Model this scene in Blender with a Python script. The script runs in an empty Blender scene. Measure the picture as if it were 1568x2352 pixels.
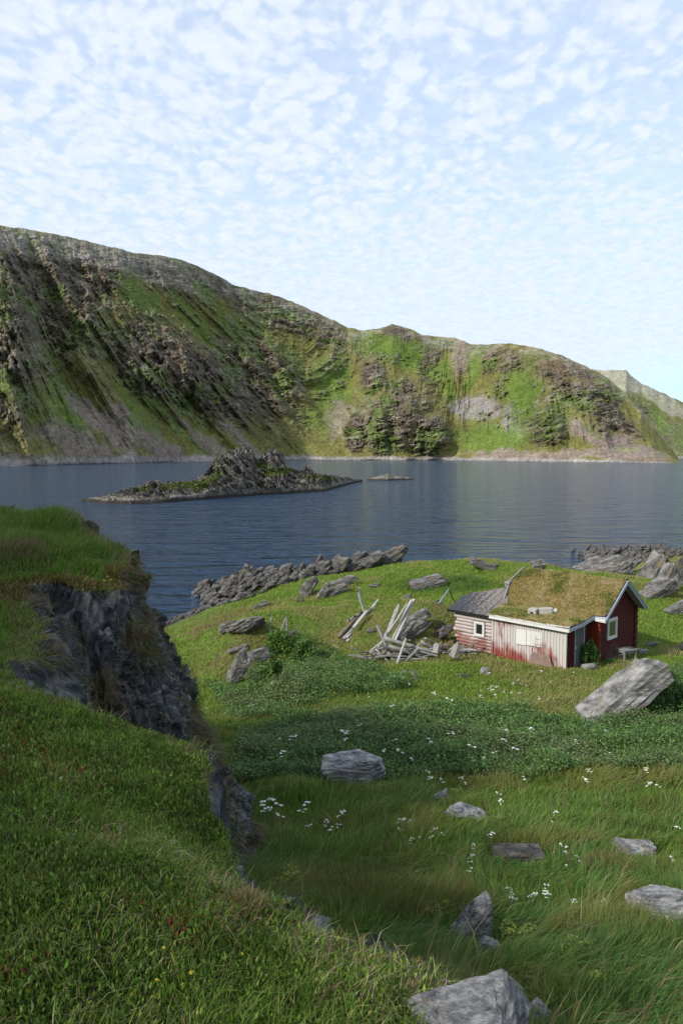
import bpy, bmesh, math, random
import numpy as np
from mathutils import Vector, Matrix, Euler

# ------------------------------------------------------------------ camera, sky, sun, exposure
SC = bpy.context.scene
CAMZ = 12.5                      # eye height over the sea
FP = 1745.0                      # focal length in photo units (photo 1568 x 2352)
PITCH = math.atan(135.0 / FP)
cam_d = bpy.data.cameras.new('camera'); cam = bpy.data.objects.new('camera', cam_d)
SC.collection.objects.link(cam); SC.camera = cam
cam.location = (0, 0, CAMZ); cam.rotation_euler = (math.radians(90) - PITCH, 0, 0)
cam_d.sensor_fit = 'VERTICAL'; cam_d.sensor_height = 36; cam_d.lens = 36 * FP / 2352
cam_d.clip_start = 0.05; cam_d.clip_end = 30000
SC.render.resolution_x = 682; SC.render.resolution_y = 1024
SC.view_settings.view_transform = 'Standard'; SC.view_settings.look = 'None'
SC.view_settings.exposure = 0.45; SC.view_settings.gamma = 1.0
SUN_EL = math.radians(36); SUN_DIR = Vector((-0.80, -0.56, 0)).normalized()
sun_v = Vector((SUN_DIR.x * math.cos(SUN_EL), SUN_DIR.y * math.cos(SUN_EL), math.sin(SUN_EL)))
sd = bpy.data.lights.new('sun', 'SUN'); sd.energy = 3.6; sd.angle = math.radians(2.2); sd.color = (1.0, 0.95, 0.86)
so = bpy.data.objects.new('sun', sd); SC.collection.objects.link(so)
so.rotation_euler = sun_v.to_track_quat('Z', 'Y').to_euler(); so.location = (-60, -20, 80)

def build_world():
    w = bpy.data.worlds.new('World'); SC.world = w; w.use_nodes = True
    nt = w.node_tree; N = nt.nodes; L = nt.links; N.clear()
    out = N.new('ShaderNodeOutputWorld'); bg = N.new('ShaderNodeBackground'); bg.inputs[1].default_value = 0.1
    L.new(bg.outputs[0], out.inputs[0])
    sky = N.new('ShaderNodeTexSky'); sky.sky_type = 'NISHITA'; sky.sun_disc = False
    sky.sun_elevation = SUN_EL; sky.sun_rotation = math.atan2(SUN_DIR.x, SUN_DIR.y)
    sky.air_density = 1.1; sky.dust_density = 0.6; sky.ozone_density = 1.6
    tc = N.new('ShaderNodeTexCoord'); sep = N.new('ShaderNodeSeparateXYZ'); L.new(tc.outputs['Generated'], sep.inputs[0])
    def M(op, a, b=None, c=None, clamp=False):
        m = N.new('ShaderNodeMath'); m.operation = op; m.use_clamp = clamp
        for i, x in enumerate((a, b, c)):
            if x is None: continue
            if isinstance(x, (int, float)): m.inputs[i].default_value = x
            else: L.new(x, m.inputs[i])
        return m.outputs[0]
    def mr(x, a, b, c, d):
        m = N.new('ShaderNodeMapRange'); m.interpolation_type = 'SMOOTHSTEP'
        L.new(x, m.inputs[0])
        for i, q in enumerate((a, b, c, d)): m.inputs[i + 1].default_value = q
        return m.outputs[0]
    z = M('MAXIMUM', sep.outputs[2], 0.0); zz = M('ADD', z, 0.13)
    px = M('DIVIDE', sep.outputs[0], zz); py = M('DIVIDE', sep.outputs[1], zz)
    cb = N.new('ShaderNodeCombineXYZ'); L.new(px, cb.inputs[0]); L.new(py, cb.inputs[1])
    mp = N.new('ShaderNodeMapping'); mp.inputs['Rotation'].default_value = (0, 0, math.radians(-14))
    mp.inputs['Scale'].default_value = (1.6, 1.25, 1); L.new(cb.outputs[0], mp.inputs[0])
    # domain warp
    nw = N.new('ShaderNodeTexNoise'); nw.inputs['Scale'].default_value = 3.2; nw.inputs['Detail'].default_value = 3; L.new(mp.outputs[0], nw.inputs['Vector'])
    vs = N.new('ShaderNodeVectorMath'); vs.operation = 'SCALE'; vs.inputs['Scale'].default_value = 0.16; L.new(nw.outputs['Color'], vs.inputs[0])
    va = N.new('ShaderNodeVectorMath'); L.new(mp.outputs[0], va.inputs[0]); L.new(vs.outputs[0], va.inputs[1])
    vo = N.new('ShaderNodeTexVoronoi'); vo.feature = 'SMOOTH_F1'; vo.inputs['Scale'].default_value = 11.5; vo.inputs['Smoothness'].default_value = 0.25
    vo.inputs['Detail'].default_value = 1.0; vo.inputs['Roughness'].default_value = 0.5
    L.new(va.outputs[0], vo.inputs['Vector'])
    nz = N.new('ShaderNodeTexNoise'); nz.inputs['Scale'].default_value = 18.0; nz.inputs['Detail'].default_value = 5; nz.inputs['Roughness'].default_value = 0.58; L.new(va.outputs[0], nz.inputs['Vector'])
    big = N.new('ShaderNodeTexNoise'); big.inputs['Scale'].default_value = 0.75; big.inputs['Detail'].default_value = 3; L.new(mp.outputs[0], big.inputs['Vector'])
    a = M('SUBTRACT', 1.0, vo.outputs['Distance'])
    puff = M('ADD', M('MULTIPLY', a, 1.0), M('MULTIPLY', nz.outputs[0], 0.62))
    puff = M('ADD', puff, M('MULTIPLY', M('SUBTRACT', big.outputs[0], 0.5), 0.55))
    # fewer clouds to the right, thicker veil to the left and low
    puff = M('ADD', puff, M('MULTIPLY', sep.outputs[0], -0.20))
    fac = mr(puff, 0.22, 0.76, 0.66, 0.98)
    low = mr(sep.outputs[2], 0.04, 0.40, 0.85, 0.0)
    fac2 = M('ADD', fac, M('MULTIPLY', low, M('SUBTRACT', 0.94, fac)))
    gap = M('MULTIPLY', mr(sep.outputs[0], 0.28, 0.42, 0.0, 1.0), mr(sep.outputs[2], 0.145, 0.06, 0.0, 1.0))
    fac2 = M('MULTIPLY', fac2, M('SUBTRACT', 1.0, M('MULTIPLY', gap, 0.8)))
    # cloud shade varies with thickness
    cr = N.new('ShaderNodeValToRGB'); L.new(nz.outputs[0], cr.inputs[0])
    e = cr.color_ramp.elements; e[0].position = 0.3; e[0].color = (5.5, 6.25, 7.3, 1); e[1].position = 0.62; e[1].color = (6.4, 6.95, 7.6, 1)
    hz = N.new('ShaderNodeMix'); hz.data_type = 'RGBA'; hz.inputs[7].default_value = (3.7, 5.4, 6.9, 1); L.new(mr(sep.outputs[2], 0.0, 0.35, 0.75, 0.0), hz.inputs[0])
    tint = N.new('ShaderNodeMix'); tint.data_type = 'RGBA'; tint.blend_type = 'MIX'
    sm = N.new('ShaderNodeMix'); sm.data_type = 'RGBA'; sm.blend_type = 'MULTIPLY'; sm.inputs[0].default_value = 1
    L.new(sky.outputs[0], sm.inputs[6]); sm.inputs[7].default_value = SKYMUL
    L.new(sm.outputs[2], hz.inputs[6]); L.new(fac2, tint.inputs[0]); L.new(hz.outputs[2], tint.inputs[6]); L.new(cr.outputs[0], tint.inputs[7])
    L.new(tint.outputs[2], bg.inputs[0])
SKYMUL = (1.4, 1.75, 2.0, 1)
build_world()

# ------------------------------------------------------------------ numeric helpers
rng = np.random.default_rng(7)
def ray(u, v):
    u = np.asarray(u, float); v = np.asarray(v, float)
    x = (u - 784) / FP; c = (1176 - v) / FP
    return np.stack([x, math.cos(PITCH) + c * math.sin(PITCH), -math.sin(PITCH) + c * math.cos(PITCH)], -1)
def atY(u, v, y):
    d = ray(u, v); return np.array([0, 0, CAMZ]) + d * (y / d[..., 1])[..., None] if np.ndim(d) > 1 else np.array([0, 0, CAMZ]) + d * (y / d[1])
def atZ(u, v, z):
    d = ray(u, v); return np.array([0, 0, CAMZ]) + d * ((z - CAMZ) / d[2])
def proj(P):
    q = P - np.array([0, 0, CAMZ]); cp, sp = math.cos(PITCH), math.sin(PITCH)
    dep = q[..., 1] * cp - q[..., 2] * sp; up = q[..., 1] * sp + q[..., 2] * cp
    dep = np.maximum(dep, 1e-3)
    return 784 + FP * q[..., 0] / dep, 1176 - FP * up / dep
def hsh(ix, iy, iz, s):
    h = (ix * 374761393 + iy * 668265263 + iz * 2147483647 + s * 1274126177) & 0xffffffff
    h = ((h ^ (h >> 13)) * 1274126177) & 0xffffffff; h = ((h ^ (h >> 16)) * 2246822519) & 0xffffffff
    return ((h ^ (h >> 15)) & 0xffffff) / float(0xffffff) * 2 - 1
def noise(p, s=0):
    p = np.asarray(p, float)
    if p.shape[-1] == 2: p = np.concatenate([p, np.zeros(p.shape[:-1] + (1,))], -1)
    i = np.floor(p).astype(np.int64); f = p - i; f = f * f * f * (f * (f * 6 - 15) + 10)
    x, y, z = i[..., 0], i[..., 1], i[..., 2]; fx, fy, fz = f[..., 0], f[..., 1], f[..., 2]
    r = 0
    for dx in (0, 1):
        wx = fx if dx else 1 - fx
        for dy in (0, 1):
            wy = fy if dy else 1 - fy
            r = r + wx * wy * ((1 - fz) * hsh(x + dx, y + dy, z, s) + fz * hsh(x + dx, y + dy, z + 1, s))
    return r
def fbm(p, oct=4, s=0, gain=0.5, lac=2.03, ridged=False):
    p = np.asarray(p, float); a = 1.0; t = 0; n = 0
    for k in range(oct):
        q = noise(p, s + k * 17)
        if ridged: q = 1 - 2 * np.abs(q)
        t = t + a * q; n += a; a *= gain; p = p * lac + 3.7
    return t / n
def sstep(x, a, b):
    t = np.clip((x - a) / (b - a), 0, 1); return t * t * (3 - 2 * t)
def mixc(a, b, t): return a * (1 - t[..., None]) + np.asarray(b) * t[..., None]
def polydist(X, Y, poly):           # signed distance, positive inside
    poly = np.asarray(poly, float); n = len(poly); d = np.full(X.shape, 1e9); ins = np.zeros(X.shape, bool)
    for i in range(n):
        x0, y0 = poly[i]; x1, y1 = poly[(i + 1) % n]
        ex, ey = x1 - x0, y1 - y0; t = np.clip(((X - x0) * ex + (Y - y0) * ey) / (ex * ex + ey * ey), 0, 1)
        d = np.minimum(d, np.hypot(X - x0 - t * ex, Y - y0 - t * ey))
        c = (y0 > Y) != (y1 > Y)
        if y0 != y1: ins ^= c & (X < (x1 - x0) * (Y - y0) / (y1 - y0) + x0)
    return np.where(ins, d, -d)

def link(o, parent=None):
    SC.collection.objects.link(o)
    if parent is not None: o.parent = parent
    return o
def tag(o, label=None, cat=None, group=None, kind=None):
    if label: o['label'] = label
    if cat: o['category'] = cat
    if group: o['group'] = group
    if kind: o['kind'] = kind
    return o
def raw_mesh(name, V, loops, sizes, mat, col=None, smooth=False):
    me = bpy.data.meshes.new(name); V = np.ascontiguousarray(V, np.float32)
    me.vertices.add(len(V)); me.vertices.foreach_set('co', V.ravel())
    loops = np.ascontiguousarray(loops, np.int32).ravel(); sizes = np.asarray(sizes, np.int32)
    me.loops.add(len(loops)); me.loops.foreach_set('vertex_index', loops)
    me.polygons.add(len(sizes)); st = np.concatenate([[0], np.cumsum(sizes)[:-1]]).astype(np.int32)
    me.polygons.foreach_set('loop_start', st)
    me.polygons.foreach_set('use_smooth', np.full(len(sizes), smooth))
    me.update(calc_edges=True)
    if col is not None:
        a = me.attributes.new('col', 'FLOAT_COLOR', 'POINT')
        c = np.ones((len(V), 4), np.float32); c[:, :3] = np.clip(col, 0, 1); a.data.foreach_set('color', c.ravel())
    if mat: me.materials.append(mat)
    return me
def grid_mesh(name, G, mat, col=None, smooth=True):
    n, m = G.shape[:2]; idx = np.arange(n * m).reshape(n, m)
    q = np.stack([idx[:-1, :-1], idx[1:, :-1], idx[1:, 1:], idx[:-1, 1:]], -1).reshape(-1, 4)
    return raw_mesh(name, G.reshape(-1, 3), q, np.full(len(q), 4), mat, None if col is None else col.reshape(-1, 3), smooth)

# ------------------------------------------------------------------ materials
class NT:
    def __init__(s, name):
        s.m = bpy.data.materials.new(name); s.m.use_nodes = True; s.t = s.m.node_tree
        s.b = s.t.nodes['Principled BSDF']; s.o = s.t.nodes['Material Output']
    def n(s, ty, ins=None, **kw):
        x = s.t.nodes.new(ty)
        for k, v in kw.items(): setattr(x, k, v)
        for k, v in (ins or {}).items():
            if hasattr(v, 'is_linked'): s.t.links.new(v, x.inputs[k])
            else: x.inputs[k].default_value = v
        return x
    def noise(s, sc, det=5, ro=0.6, vec=None, dis=0.0):
        return s.n('ShaderNodeTexNoise', dict({'Scale': sc, 'Detail': det, 'Roughness': ro, 'Distortion': dis}, **({'Vector': vec} if vec else {})))
    def ramp(s, fac, stops):
        r = s.n('ShaderNodeValToRGB', {0: fac}); e = r.color_ramp.elements
        while len(e) < len(stops): e.new(0.5)
        for q, (p, c) in zip(e, stops): q.position = p; q.color = tuple(c) + (1,) if len(c) == 3 else c
        return r.outputs[0]
    def mix(s, f, a, b, bt='MIX'):
        x = s.n('ShaderNodeMix', {0: f}, data_type='RGBA', blend_type=bt)
        for i, q in ((6, a), (7, b)):
            if hasattr(q, 'is_linked'): s.t.links.new(q, x.inputs[i])
            else: x.inputs[i].default_value = tuple(q) + (1,) if len(q) == 3 else q
        return x.outputs[2]
    def geo(s, scale=(1, 1, 1), rot=(0, 0, 0), coord='Object'):
        t = s.n('ShaderNodeTexCoord'); return s.n('ShaderNodeMapping', {0: t.outputs[coord], 'Scale': scale, 'Rotation': rot}).outputs[0]
    def bump(s, h, dist=0.02, st=1.0):
        b = s.n('ShaderNodeBump', {'Height': h, 'Distance': dist, 'Strength': st}); s.t.links.new(b.outputs[0], s.b.inputs['Normal'])
    def col(s, c, rough=0.9, spec=0.2):
        if hasattr(c, 'is_linked'): s.t.links.new(c, s.b.inputs['Base Color'])
        else: s.b.inputs['Base Color'].default_value = tuple(c) + (1,)
        s.b.inputs['Roughness'].default_value = rough; s.b.inputs['Specular IOR Level'].default_value = spec
        return s

def m_rock(name, dark=(.07, .068, .07), mid=(.17, .165, .165), light=(.36, .35, .33), sc=3.0, rot=(0, 0, 0), lichen=0.35, bd=0.03, coord='Object'):
    t = NT(name); v = t.geo((1, 1, 3.2), rot, coord)
    n1 = t.noise(sc, 9, .68, v); n2 = t.noise(sc * 5, 7, .7, v); n3 = t.noise(sc * .5, 3, .5, t.geo(coord=coord))
    c = t.ramp(n1.outputs[0], [(.36, dark), (.5, mid), (.66, light)])
    lich = t.ramp(n2.outputs[0], [(.56, (0, 0, 0)), (.62, (1, 1, 1))])
    mm = t.n('ShaderNodeMath', {0: lich, 1: lichen}, operation='MULTIPLY').outputs[0]
    c = t.mix(mm, c, (.42, .41, .36))
    och = t.ramp(t.noise(sc * 1.7, 6, .65, t.geo((1, 1, 1), (1, 0, 0), coord)).outputs[0], [(.60, (0, 0, 0)), (.67, (.7, .7, .7))])
    c = t.mix(och, c, (.20, .13, .045)); t.col(c, .93, .15)
    b = t.n('ShaderNodeMath', {0: n1.outputs[0], 1: t.n('ShaderNodeMath', {0: n2.outputs[0], 1: .35}, operation='MULTIPLY').outputs[0]}, operation='ADD').outputs[0]
    t.bump(b, bd * 6, .9); return t.m
def m_attr(name, nsc=20., namp=.5, bd=.02, trans=0.0, rough=.85, spec=.15, coord='Object', nscz=1.0):
    t = NT(name); a = t.n('ShaderNodeAttribute', attribute_name='col').outputs['Color']
    if namp > 0:
        n = t.noise(nsc, 6, .68, t.geo((1, 1, nscz), coord=coord))
        lo, hi = 1 - namp, 1 + namp
        k = t.ramp(n.outputs[0], [(.3, (lo,) * 3), (.7, (hi,) * 3)]); a = t.mix(1.0, a, k, 'MULTIPLY')
        if bd: t.bump(n.outputs[0], bd, 1.0)
    t.col(a, rough, spec)
    if trans > 0:
        tr = t.n('ShaderNodeBsdfTranslucent', {0: a}); ms = t.n('ShaderNodeMixShader', {0: trans, 1: t.b.outputs[0], 2: tr.outputs[0]})
        t.t.links.new(ms.outputs[0], t.o.inputs[0])
    return t.m
def m_plain(name, c, rough=.8, spec=.2, nsc=8., var=.25, bd=.003, scale=(1, 1, 1)):
    t = NT(name); n = t.noise(nsc, 6, .65, t.geo(scale)); c = np.array(c)
    t.col(t.ramp(n.outputs[0], [(.3, tuple(c * (1 - var))), (.7, tuple(np.minimum(c * (1 + var), .95)))]), rough, spec)
    if bd: t.bump(n.outputs[0], bd, 1)
    return t.m
MAT = {}
# ------------------------------------------------------------------ near ground
def cpt(u, v, y): return atY(u, v, y)
CT = [cpt(*a) for a in [
 (1400, 2352, 4.6), (1400, 2200, 6.2), (1400, 2050, 8.7), (1400, 1900, 12), (1400, 1800, 15.6), (1400, 1640, 25), (1300, 1540, 33), (1450, 1490, 37.2),
 (1500, 1450, 42), (1560, 1400, 47), (1560, 1340, 56), (1060, 2352, 4.6), (1060, 2200, 6.2), (1060, 2050, 8.7), (1060, 1900, 12), (1060, 1800, 15.6),
 (1060, 1700, 20), (700, 1800, 15), (650, 2050, 8.6), (700, 1640, 24), (700, 1540, 31), (760, 1500, 36), (700, 1400, 45), (720, 1350, 53), (450, 1460, 46),
 (450, 1540, 36), (470, 1600, 29), (1000, 1290, 60), (1000, 1340, 53), (1000, 1400, 45), (1000, 1520, 34), (570, 1432, 37), (560, 1560, 30), (660, 1480, 36),
 (430, 1480, 40), (1025, 1402, 40), (960, 1430, 38), (900, 1480, 36), (1040, 1478, 37.6), (1170, 1345, 48), (1100, 1295, 58), (800, 1320, 62), (900, 1300, 62),
 (1120, 1510, 35.2), (1400, 1330, 66), (1350, 1320, 72), (1250, 1560, 31.5), (1480, 1600, 27), (1500, 1720, 19)]]
CT += [np.array(p, float) for p in [(-3, 7.5, CAMZ - 5.2), (-2, 10, CAMZ - 5.8), (3, 0, CAMZ - 3.4), (20, 0, CAMZ - 4), (40, 30, CAMZ - 8.5), (60, 60, CAMZ - 7), (30, 15, CAMZ - 6.0),
       (-15, 10, CAMZ - 3), (-20, 30, CAMZ - 9), (-10, 25, CAMZ - 9), (0, -30, CAMZ - 2), (60, -20, CAMZ - 4), (100, 40, CAMZ - 6), (-50, -20, CAMZ - 2), (-50, 30, CAMZ - 8), (-9, 38, CAMZ - 10.2)]]
CT = np.array(CT)
def tps(C, lam=0.3):
    n = len(C); r = np.hypot(C[:, None, 0] - C[None, :, 0], C[:, None, 1] - C[None, :, 1])
    K = r * r * np.log(r + 1e-9); K[r < 1e-6] = 0; K += lam * np.eye(n)
    A = np.zeros((n + 3, n + 3)); A[:n, :n] = K; A[:n, n] = 1; A[:n, n + 1:] = C[:, :2]; A[n, :n] = 1; A[n + 1:, :n] = C[:, :2].T
    w = np.linalg.solve(A, np.concatenate([C[:, 2], [0, 0, 0]]))
    def f(X, Y):
        out = w[n] + w[n + 1] * X + w[n + 2] * Y
        for i in range(n):
            r2 = (X - C[i, 0]) ** 2 + (Y - C[i, 1]) ** 2 + 1e-12; out = out + w[i] * 0.5 * r2 * np.log(r2)
        return out
    return f
fm = tps(CT)
PLT = np.array([(0, 0, -1.6), (.36, 2.6, -1.9), (-.4, 3.4, -2.1), (-.57, 4.4, -2.25), (-1.0, 5.6, -2.32), (-1.78, 5.4, -1.92), (-2.3, 5.5, -1.75), (-2.5, 3, -1.5), (-.9, 3, -1.72),
 (-3, 7.5, -2.0), (-3.9, 9.1, -1.9), (-4.1, 10, -1.66), (-3.4, 10, -1.68), (-3.0, 10.2, -1.78), (-3.4, 12, -1.7), (-4, 13.2, -1.6), (-4.9, 15.5, -1.4), (-7, 16, -1.25),
 (-5, 12, -1.55), (-7, 10, -1.5), (-8, 5, -1.2), (-12, 8, -1), (-12, -3, -1), (0, -5, -1.2), (-6, 15.7, -1.3)], float)
PLT[:, 2] += CAMZ
fp = tps(PLT, .02)
PLPOLY = [(.95, -6), (.8, 1.2), (.45, 2.2), (.33, 2.55), (-.18, 2.95), (-.52, 3.4), (-.70, 4.4), (-.93, 5.3), (-1.05, 5.75), (-1.78, 5.45), (-2.3, 5.55), (-2.75, 5.9), (-3.05, 7.4), (-3.7, 8.8), (-4.15, 9.6),
          (-3.8, 10.0), (-3.4, 9.9), (-2.95, 10.2), (-3.2, 11), (-3.6, 12), (-4.35, 13.2), (-5.5, 15.0), (-6.6, 15.8), (-9, 16.5), (-20, 15), (-20, -6)]
COAST = [(-60, -60), (-60, 30), (-40, 36), (-22, 48), (-13.6, 52), (-11.4, 57), (-9.6, 60), (-10.8, 64), (-13.6, 70), (-9, 76), (-3, 79), (3, 78), (8, 75), (16, 75), (22, 77), (27, 80), (29, 88), (30, 97), (34, 101), (40, 99), (43, 92), (60, 96), (120, 90), (120, -60)]
def axis(lo, f0, f1, hi, df, g=1.045, cap=.45):
    a = list(np.arange(f0, f1, df)); s = df; x = f1
    while x < hi: a.append(x); s = min(s * g, cap); x += s
    a.append(hi); s = df; x = f0 - df * 1.1
    while x > lo: a.insert(0, x); s = min(s * g, cap * 1.6); x -= s
    a.insert(0, lo); return np.array(a)
gx = axis(-60, -7.6, 1.2, 110, .03); gy = axis(-40, 1.2, 17, 112, .03)
GX, GY = np.meshgrid(gx, gy, indexing='ij')
def ground_height(X, Y):
    P2 = np.stack([X, Y], -1)
    # coarse evaluation of the two smooth sheets
    cx = np.arange(-61, 112, .6); cy = np.arange(-41, 114, .6); CX, CY = np.meshgrid(cx, cy, indexing='ij'); zc = fm(CX, CY)
    zm = bil(cx, cy, zc, X, Y)
    zm = zm + (.16 + .13 * sstep(Y, 27, 36) * ~((np.abs(X - 12) < 7) & (np.abs(Y - 37) < 7))) * fbm(P2 / 2.3, 4, 5) * sstep(Y, 2, 12) + .30 * fbm(P2 / 7., 3, 9) * sstep(Y, 10, 25) + .03 * fbm(P2 * 3, 2, 3)
    zp = fp(np.clip(X, -12, 2), np.clip(Y, -5, 18))
    zp = zp + .10 * fbm(P2 / .8, 4, 21) * sstep(np.hypot(X, Y), 1.0, 3) + .22 * fbm(P2 / 1.6, 3, 25) * sstep(Y, 8, 12) + .025 * fbm(P2 * 6, 2, 31)
    d = -polydist(X, Y, PLPOLY) + .22 * fbm(P2 / .9, 4, 41) * sstep(Y, 3, 7) + .09 * fbm(P2 / .35, 3, 45)
    w = .45 - .2 * sstep(Y, 2.9, 3.3) + .6 * sstep(Y, 5, 7) 
    s = 1 - np.clip(d / w, 0, 1); s = s * s * (3 - 2 * s)
    s2 = np.where(d > 0, (1 - np.clip(d / 2.05, 0, 1)) ** 1.45, 1); s = s + (np.minimum(s2, 1) - s) * sstep(Y, 8.6, 10.4) * (X < 1)
    z = zm + (np.maximum(zp, zm) - zm) * s
    dc = polydist(X, Y, COAST)
    dn = dc + .8 * fbm(P2 / 5., 3, 51) + .5 * fbm(P2 / 1.6, 2, 55)
    cap = np.where(dn > 0, .05 + .36 * dn - .0035 * np.clip(dn, 0, 50) ** 2, .45 * dn)
    cap = np.where(dn > 30, 1e3, cap); cap = np.maximum(cap, -4)
    z = np.minimum(z, cap)
    # unseen hill left of the camera, added and shaped to shade the near meadow
    hx = sstep(-X, 11, 27) * sstep(-(Y - .1 * (-X - 25)) + 4 * noise(P2 / 4, 8), -11, 2) * 20 * sstep(Y, -26, -14) + sstep(-Y, 5, 40) * 3
    hx = hx * (1 + .12 * fbm(P2 / 6, 4, 61))
    return np.where(dc > 2, z + hx, z), s, d, dc
def bil(ax, ay, Z, X, Y):
    i = np.clip(np.searchsorted(ax, X) - 1, 0, len(ax) - 2); j = np.clip(np.searchsorted(ay, Y) - 1, 0, len(ay) - 2)
    tx = np.clip((X - ax[i]) / (ax[i + 1] - ax[i]), 0, 1); ty = np.clip((Y - ay[j]) / (ay[j + 1] - ay[j]), 0, 1)
    return (Z[i, j] * (1 - tx) * (1 - ty) + Z[i + 1, j] * tx * (1 - ty) + Z[i, j + 1] * (1 - tx) * ty + Z[i + 1, j + 1] * tx * ty)
GZ, GS, GD, GC = ground_height(GX, GY)
dzx = np.gradient(GZ, gx, axis=0); dzy = np.gradient(GZ, gy, axis=1)
GSL = np.hypot(dzx, dzy)
def gz(x, y): return bil(gx, gy, GZ, np.asarray(x, float), np.asarray(y, float))
def gsl(x, y): return bil(gx, gy, GSL, np.asarray(x, float), np.asarray(y, float))
def gsv(x, y): return bil(gx, gy, GS, np.asarray(x, float), np.asarray(y, float))
def hit(u, v):
    d = ray(u, v); ts = np.concatenate([np.arange(1, 30, .05), np.arange(30, 130, .1)])
    p = np.array([0, 0, CAMZ]) + d[None] * (ts / d[1])[:, None]
    k = np.where(p[:, 2] < np.maximum(gz(p[:, 0], p[:, 1]), 0))[0]
    return p[k[0]] if len(k) else p[-1]
def build_ground():
    G = np.stack([GX, GY, GZ], -1)
    nrm = np.stack([-dzx, -dzy, np.ones_like(dzx)], -1); nrm /= np.linalg.norm(nrm, axis=-1, keepdims=True)
    steep = sstep(GSL, .9, 2.2) * sstep(30 - GY, 0, 10) * (GX > -9) * (GX < 3)
    q = G * np.array([1, 1, 1.0])
    crag = .20 * fbm(q * 1.6, 3, 71, ridged=True) + .24 * fbm(q * np.array([4, 4, 2.5]), 4, 77, .6) + .10 * fbm(q * 9, 3, 83, .6, ridged=True)
    big = .22 * fbm(q * .7, 2, 91)
    k = steep * (.45 + .55 * sstep(GY, 5, 9))
    G = G + nrm * ((crag + big) * k)[..., None] + np.array([0, 0, 1.]) * ((.05 * fbm(q * 3.3, 3, 97)) * steep)[..., None]
    # colour of the bare surface
    P2 = np.stack([GX, GY], -1)
    n1 = fbm(P2 / 1.7, 4, 101); n2 = fbm(P2 / .4, 3, 105); n3 = fbm(P2 / 6, 3, 107)
    c = np.broadcast_to(np.array([.045, .062, .016]), G.shape).copy()
    c = mixc(c, [.095, .085, .032], sstep(n1, .05, .5) * .8)
    c = mixc(c, [.13, .10, .05], sstep(n2 + .4 * n3, .25, .6) * .6)
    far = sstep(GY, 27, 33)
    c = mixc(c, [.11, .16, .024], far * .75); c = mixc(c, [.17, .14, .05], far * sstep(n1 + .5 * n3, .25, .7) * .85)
    rock = sstep(GSL + .5 * n2, .95, 1.5)
    rc = np.array([.050, .052, .058]) * (1 + .7 * fbm(q * 3.5, 4, 111))[..., None]
    rc = mixc(rc, [.26, .26, .27], sstep(fbm(q * 8, 4, 115), .15, .5) * .7)
    tuft = sstep(fbm(q * np.array([1.2, 1.2, 1.2]), 4, 121), -.02, .3) * sstep(GY, 8, 10)
    rc = mixc(rc, [.095, .072, .042], tuft * .95)
    c = mixc(c, [0, 0, 0], rock) + rc * rock[..., None]
    shore = sstep(3.2 + 1.5 * n3 - GC, 0, 1.8) * (GY > 35)
    sc = np.array([.055, .053, .05]) * (1 + .6 * n2)[..., None]
    c = c * (1 - shore[..., None]) + sc * shore[..., None]
    wet = sstep(.35 - GZ, 0, .3) * (GY > 30); c = mixc(c, [.02, .02, .018], wet * .8)
    path = sstep(1.1 - np.abs(polydist(GX, GY, [(15.5, 35), (18, 36.5), (25, 38), (30, 41), (30, 43), (22, 41), (16, 39)])) * 0 - np.hypot((GX - 17.5) / 3.2, (GY - 37.5) / 2.0) + .3 * n1, 0, .8)
    c = mixc(c, [.15, .115, .06], path * .8)
    global G3; G3 = G
    me = grid_mesh('ground', G, m_attr('ground_soil', 14, .5, .05), c)
    st = (steep[:-1, :-1] < .3).ravel(); me.polygons.foreach_set('use_smooth', st)
    o = link(bpy.data.objects.new('ground', me)); tag(o, kind='structure')
build_ground()

# ------------------------------------------------------------------ sea
def build_sea():
    t = NT('sea_water'); v = t.geo((1, 1, 1))
    a = t.noise(1.15, 4, .55, t.geo((1, 1.7, 1), (0, 0, .25))); b = t.noise(.28, 3, .5, t.geo((1, 1.9, 1), (0, 0, -.1))); c = t.noise(.045, 2, .5, v)
    m = lambda x, y, op='MULTIPLY': t.n('ShaderNodeMath', {0: x, 1: y}, operation=op).outputs[0]
    h = m(m(a.outputs[0], .26), m(b.outputs[0], .85), 'ADD'); d = t.noise(.085, 3, .6, t.geo((1, 2.6, 1), (0, 0, .08))); h = m(h, m(d.outputs[0], 2.6), 'ADD')
    t.bump(h, 1.5, 1.0)
    t.col((.007, .029, .066), .09, .5); t.b.inputs['IOR'].default_value = 1.33
    V = np.array([(-9000, -300, 0), (9000, -300, 0), (9000, 14000, 0), (-9000, 14000, 0)], float)
    o = link(bpy.data.objects.new('sea', raw_mesh('sea', V, [[0, 1, 2, 3]], [4], t.m))); tag(o, kind='structure')
build_sea()

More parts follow.
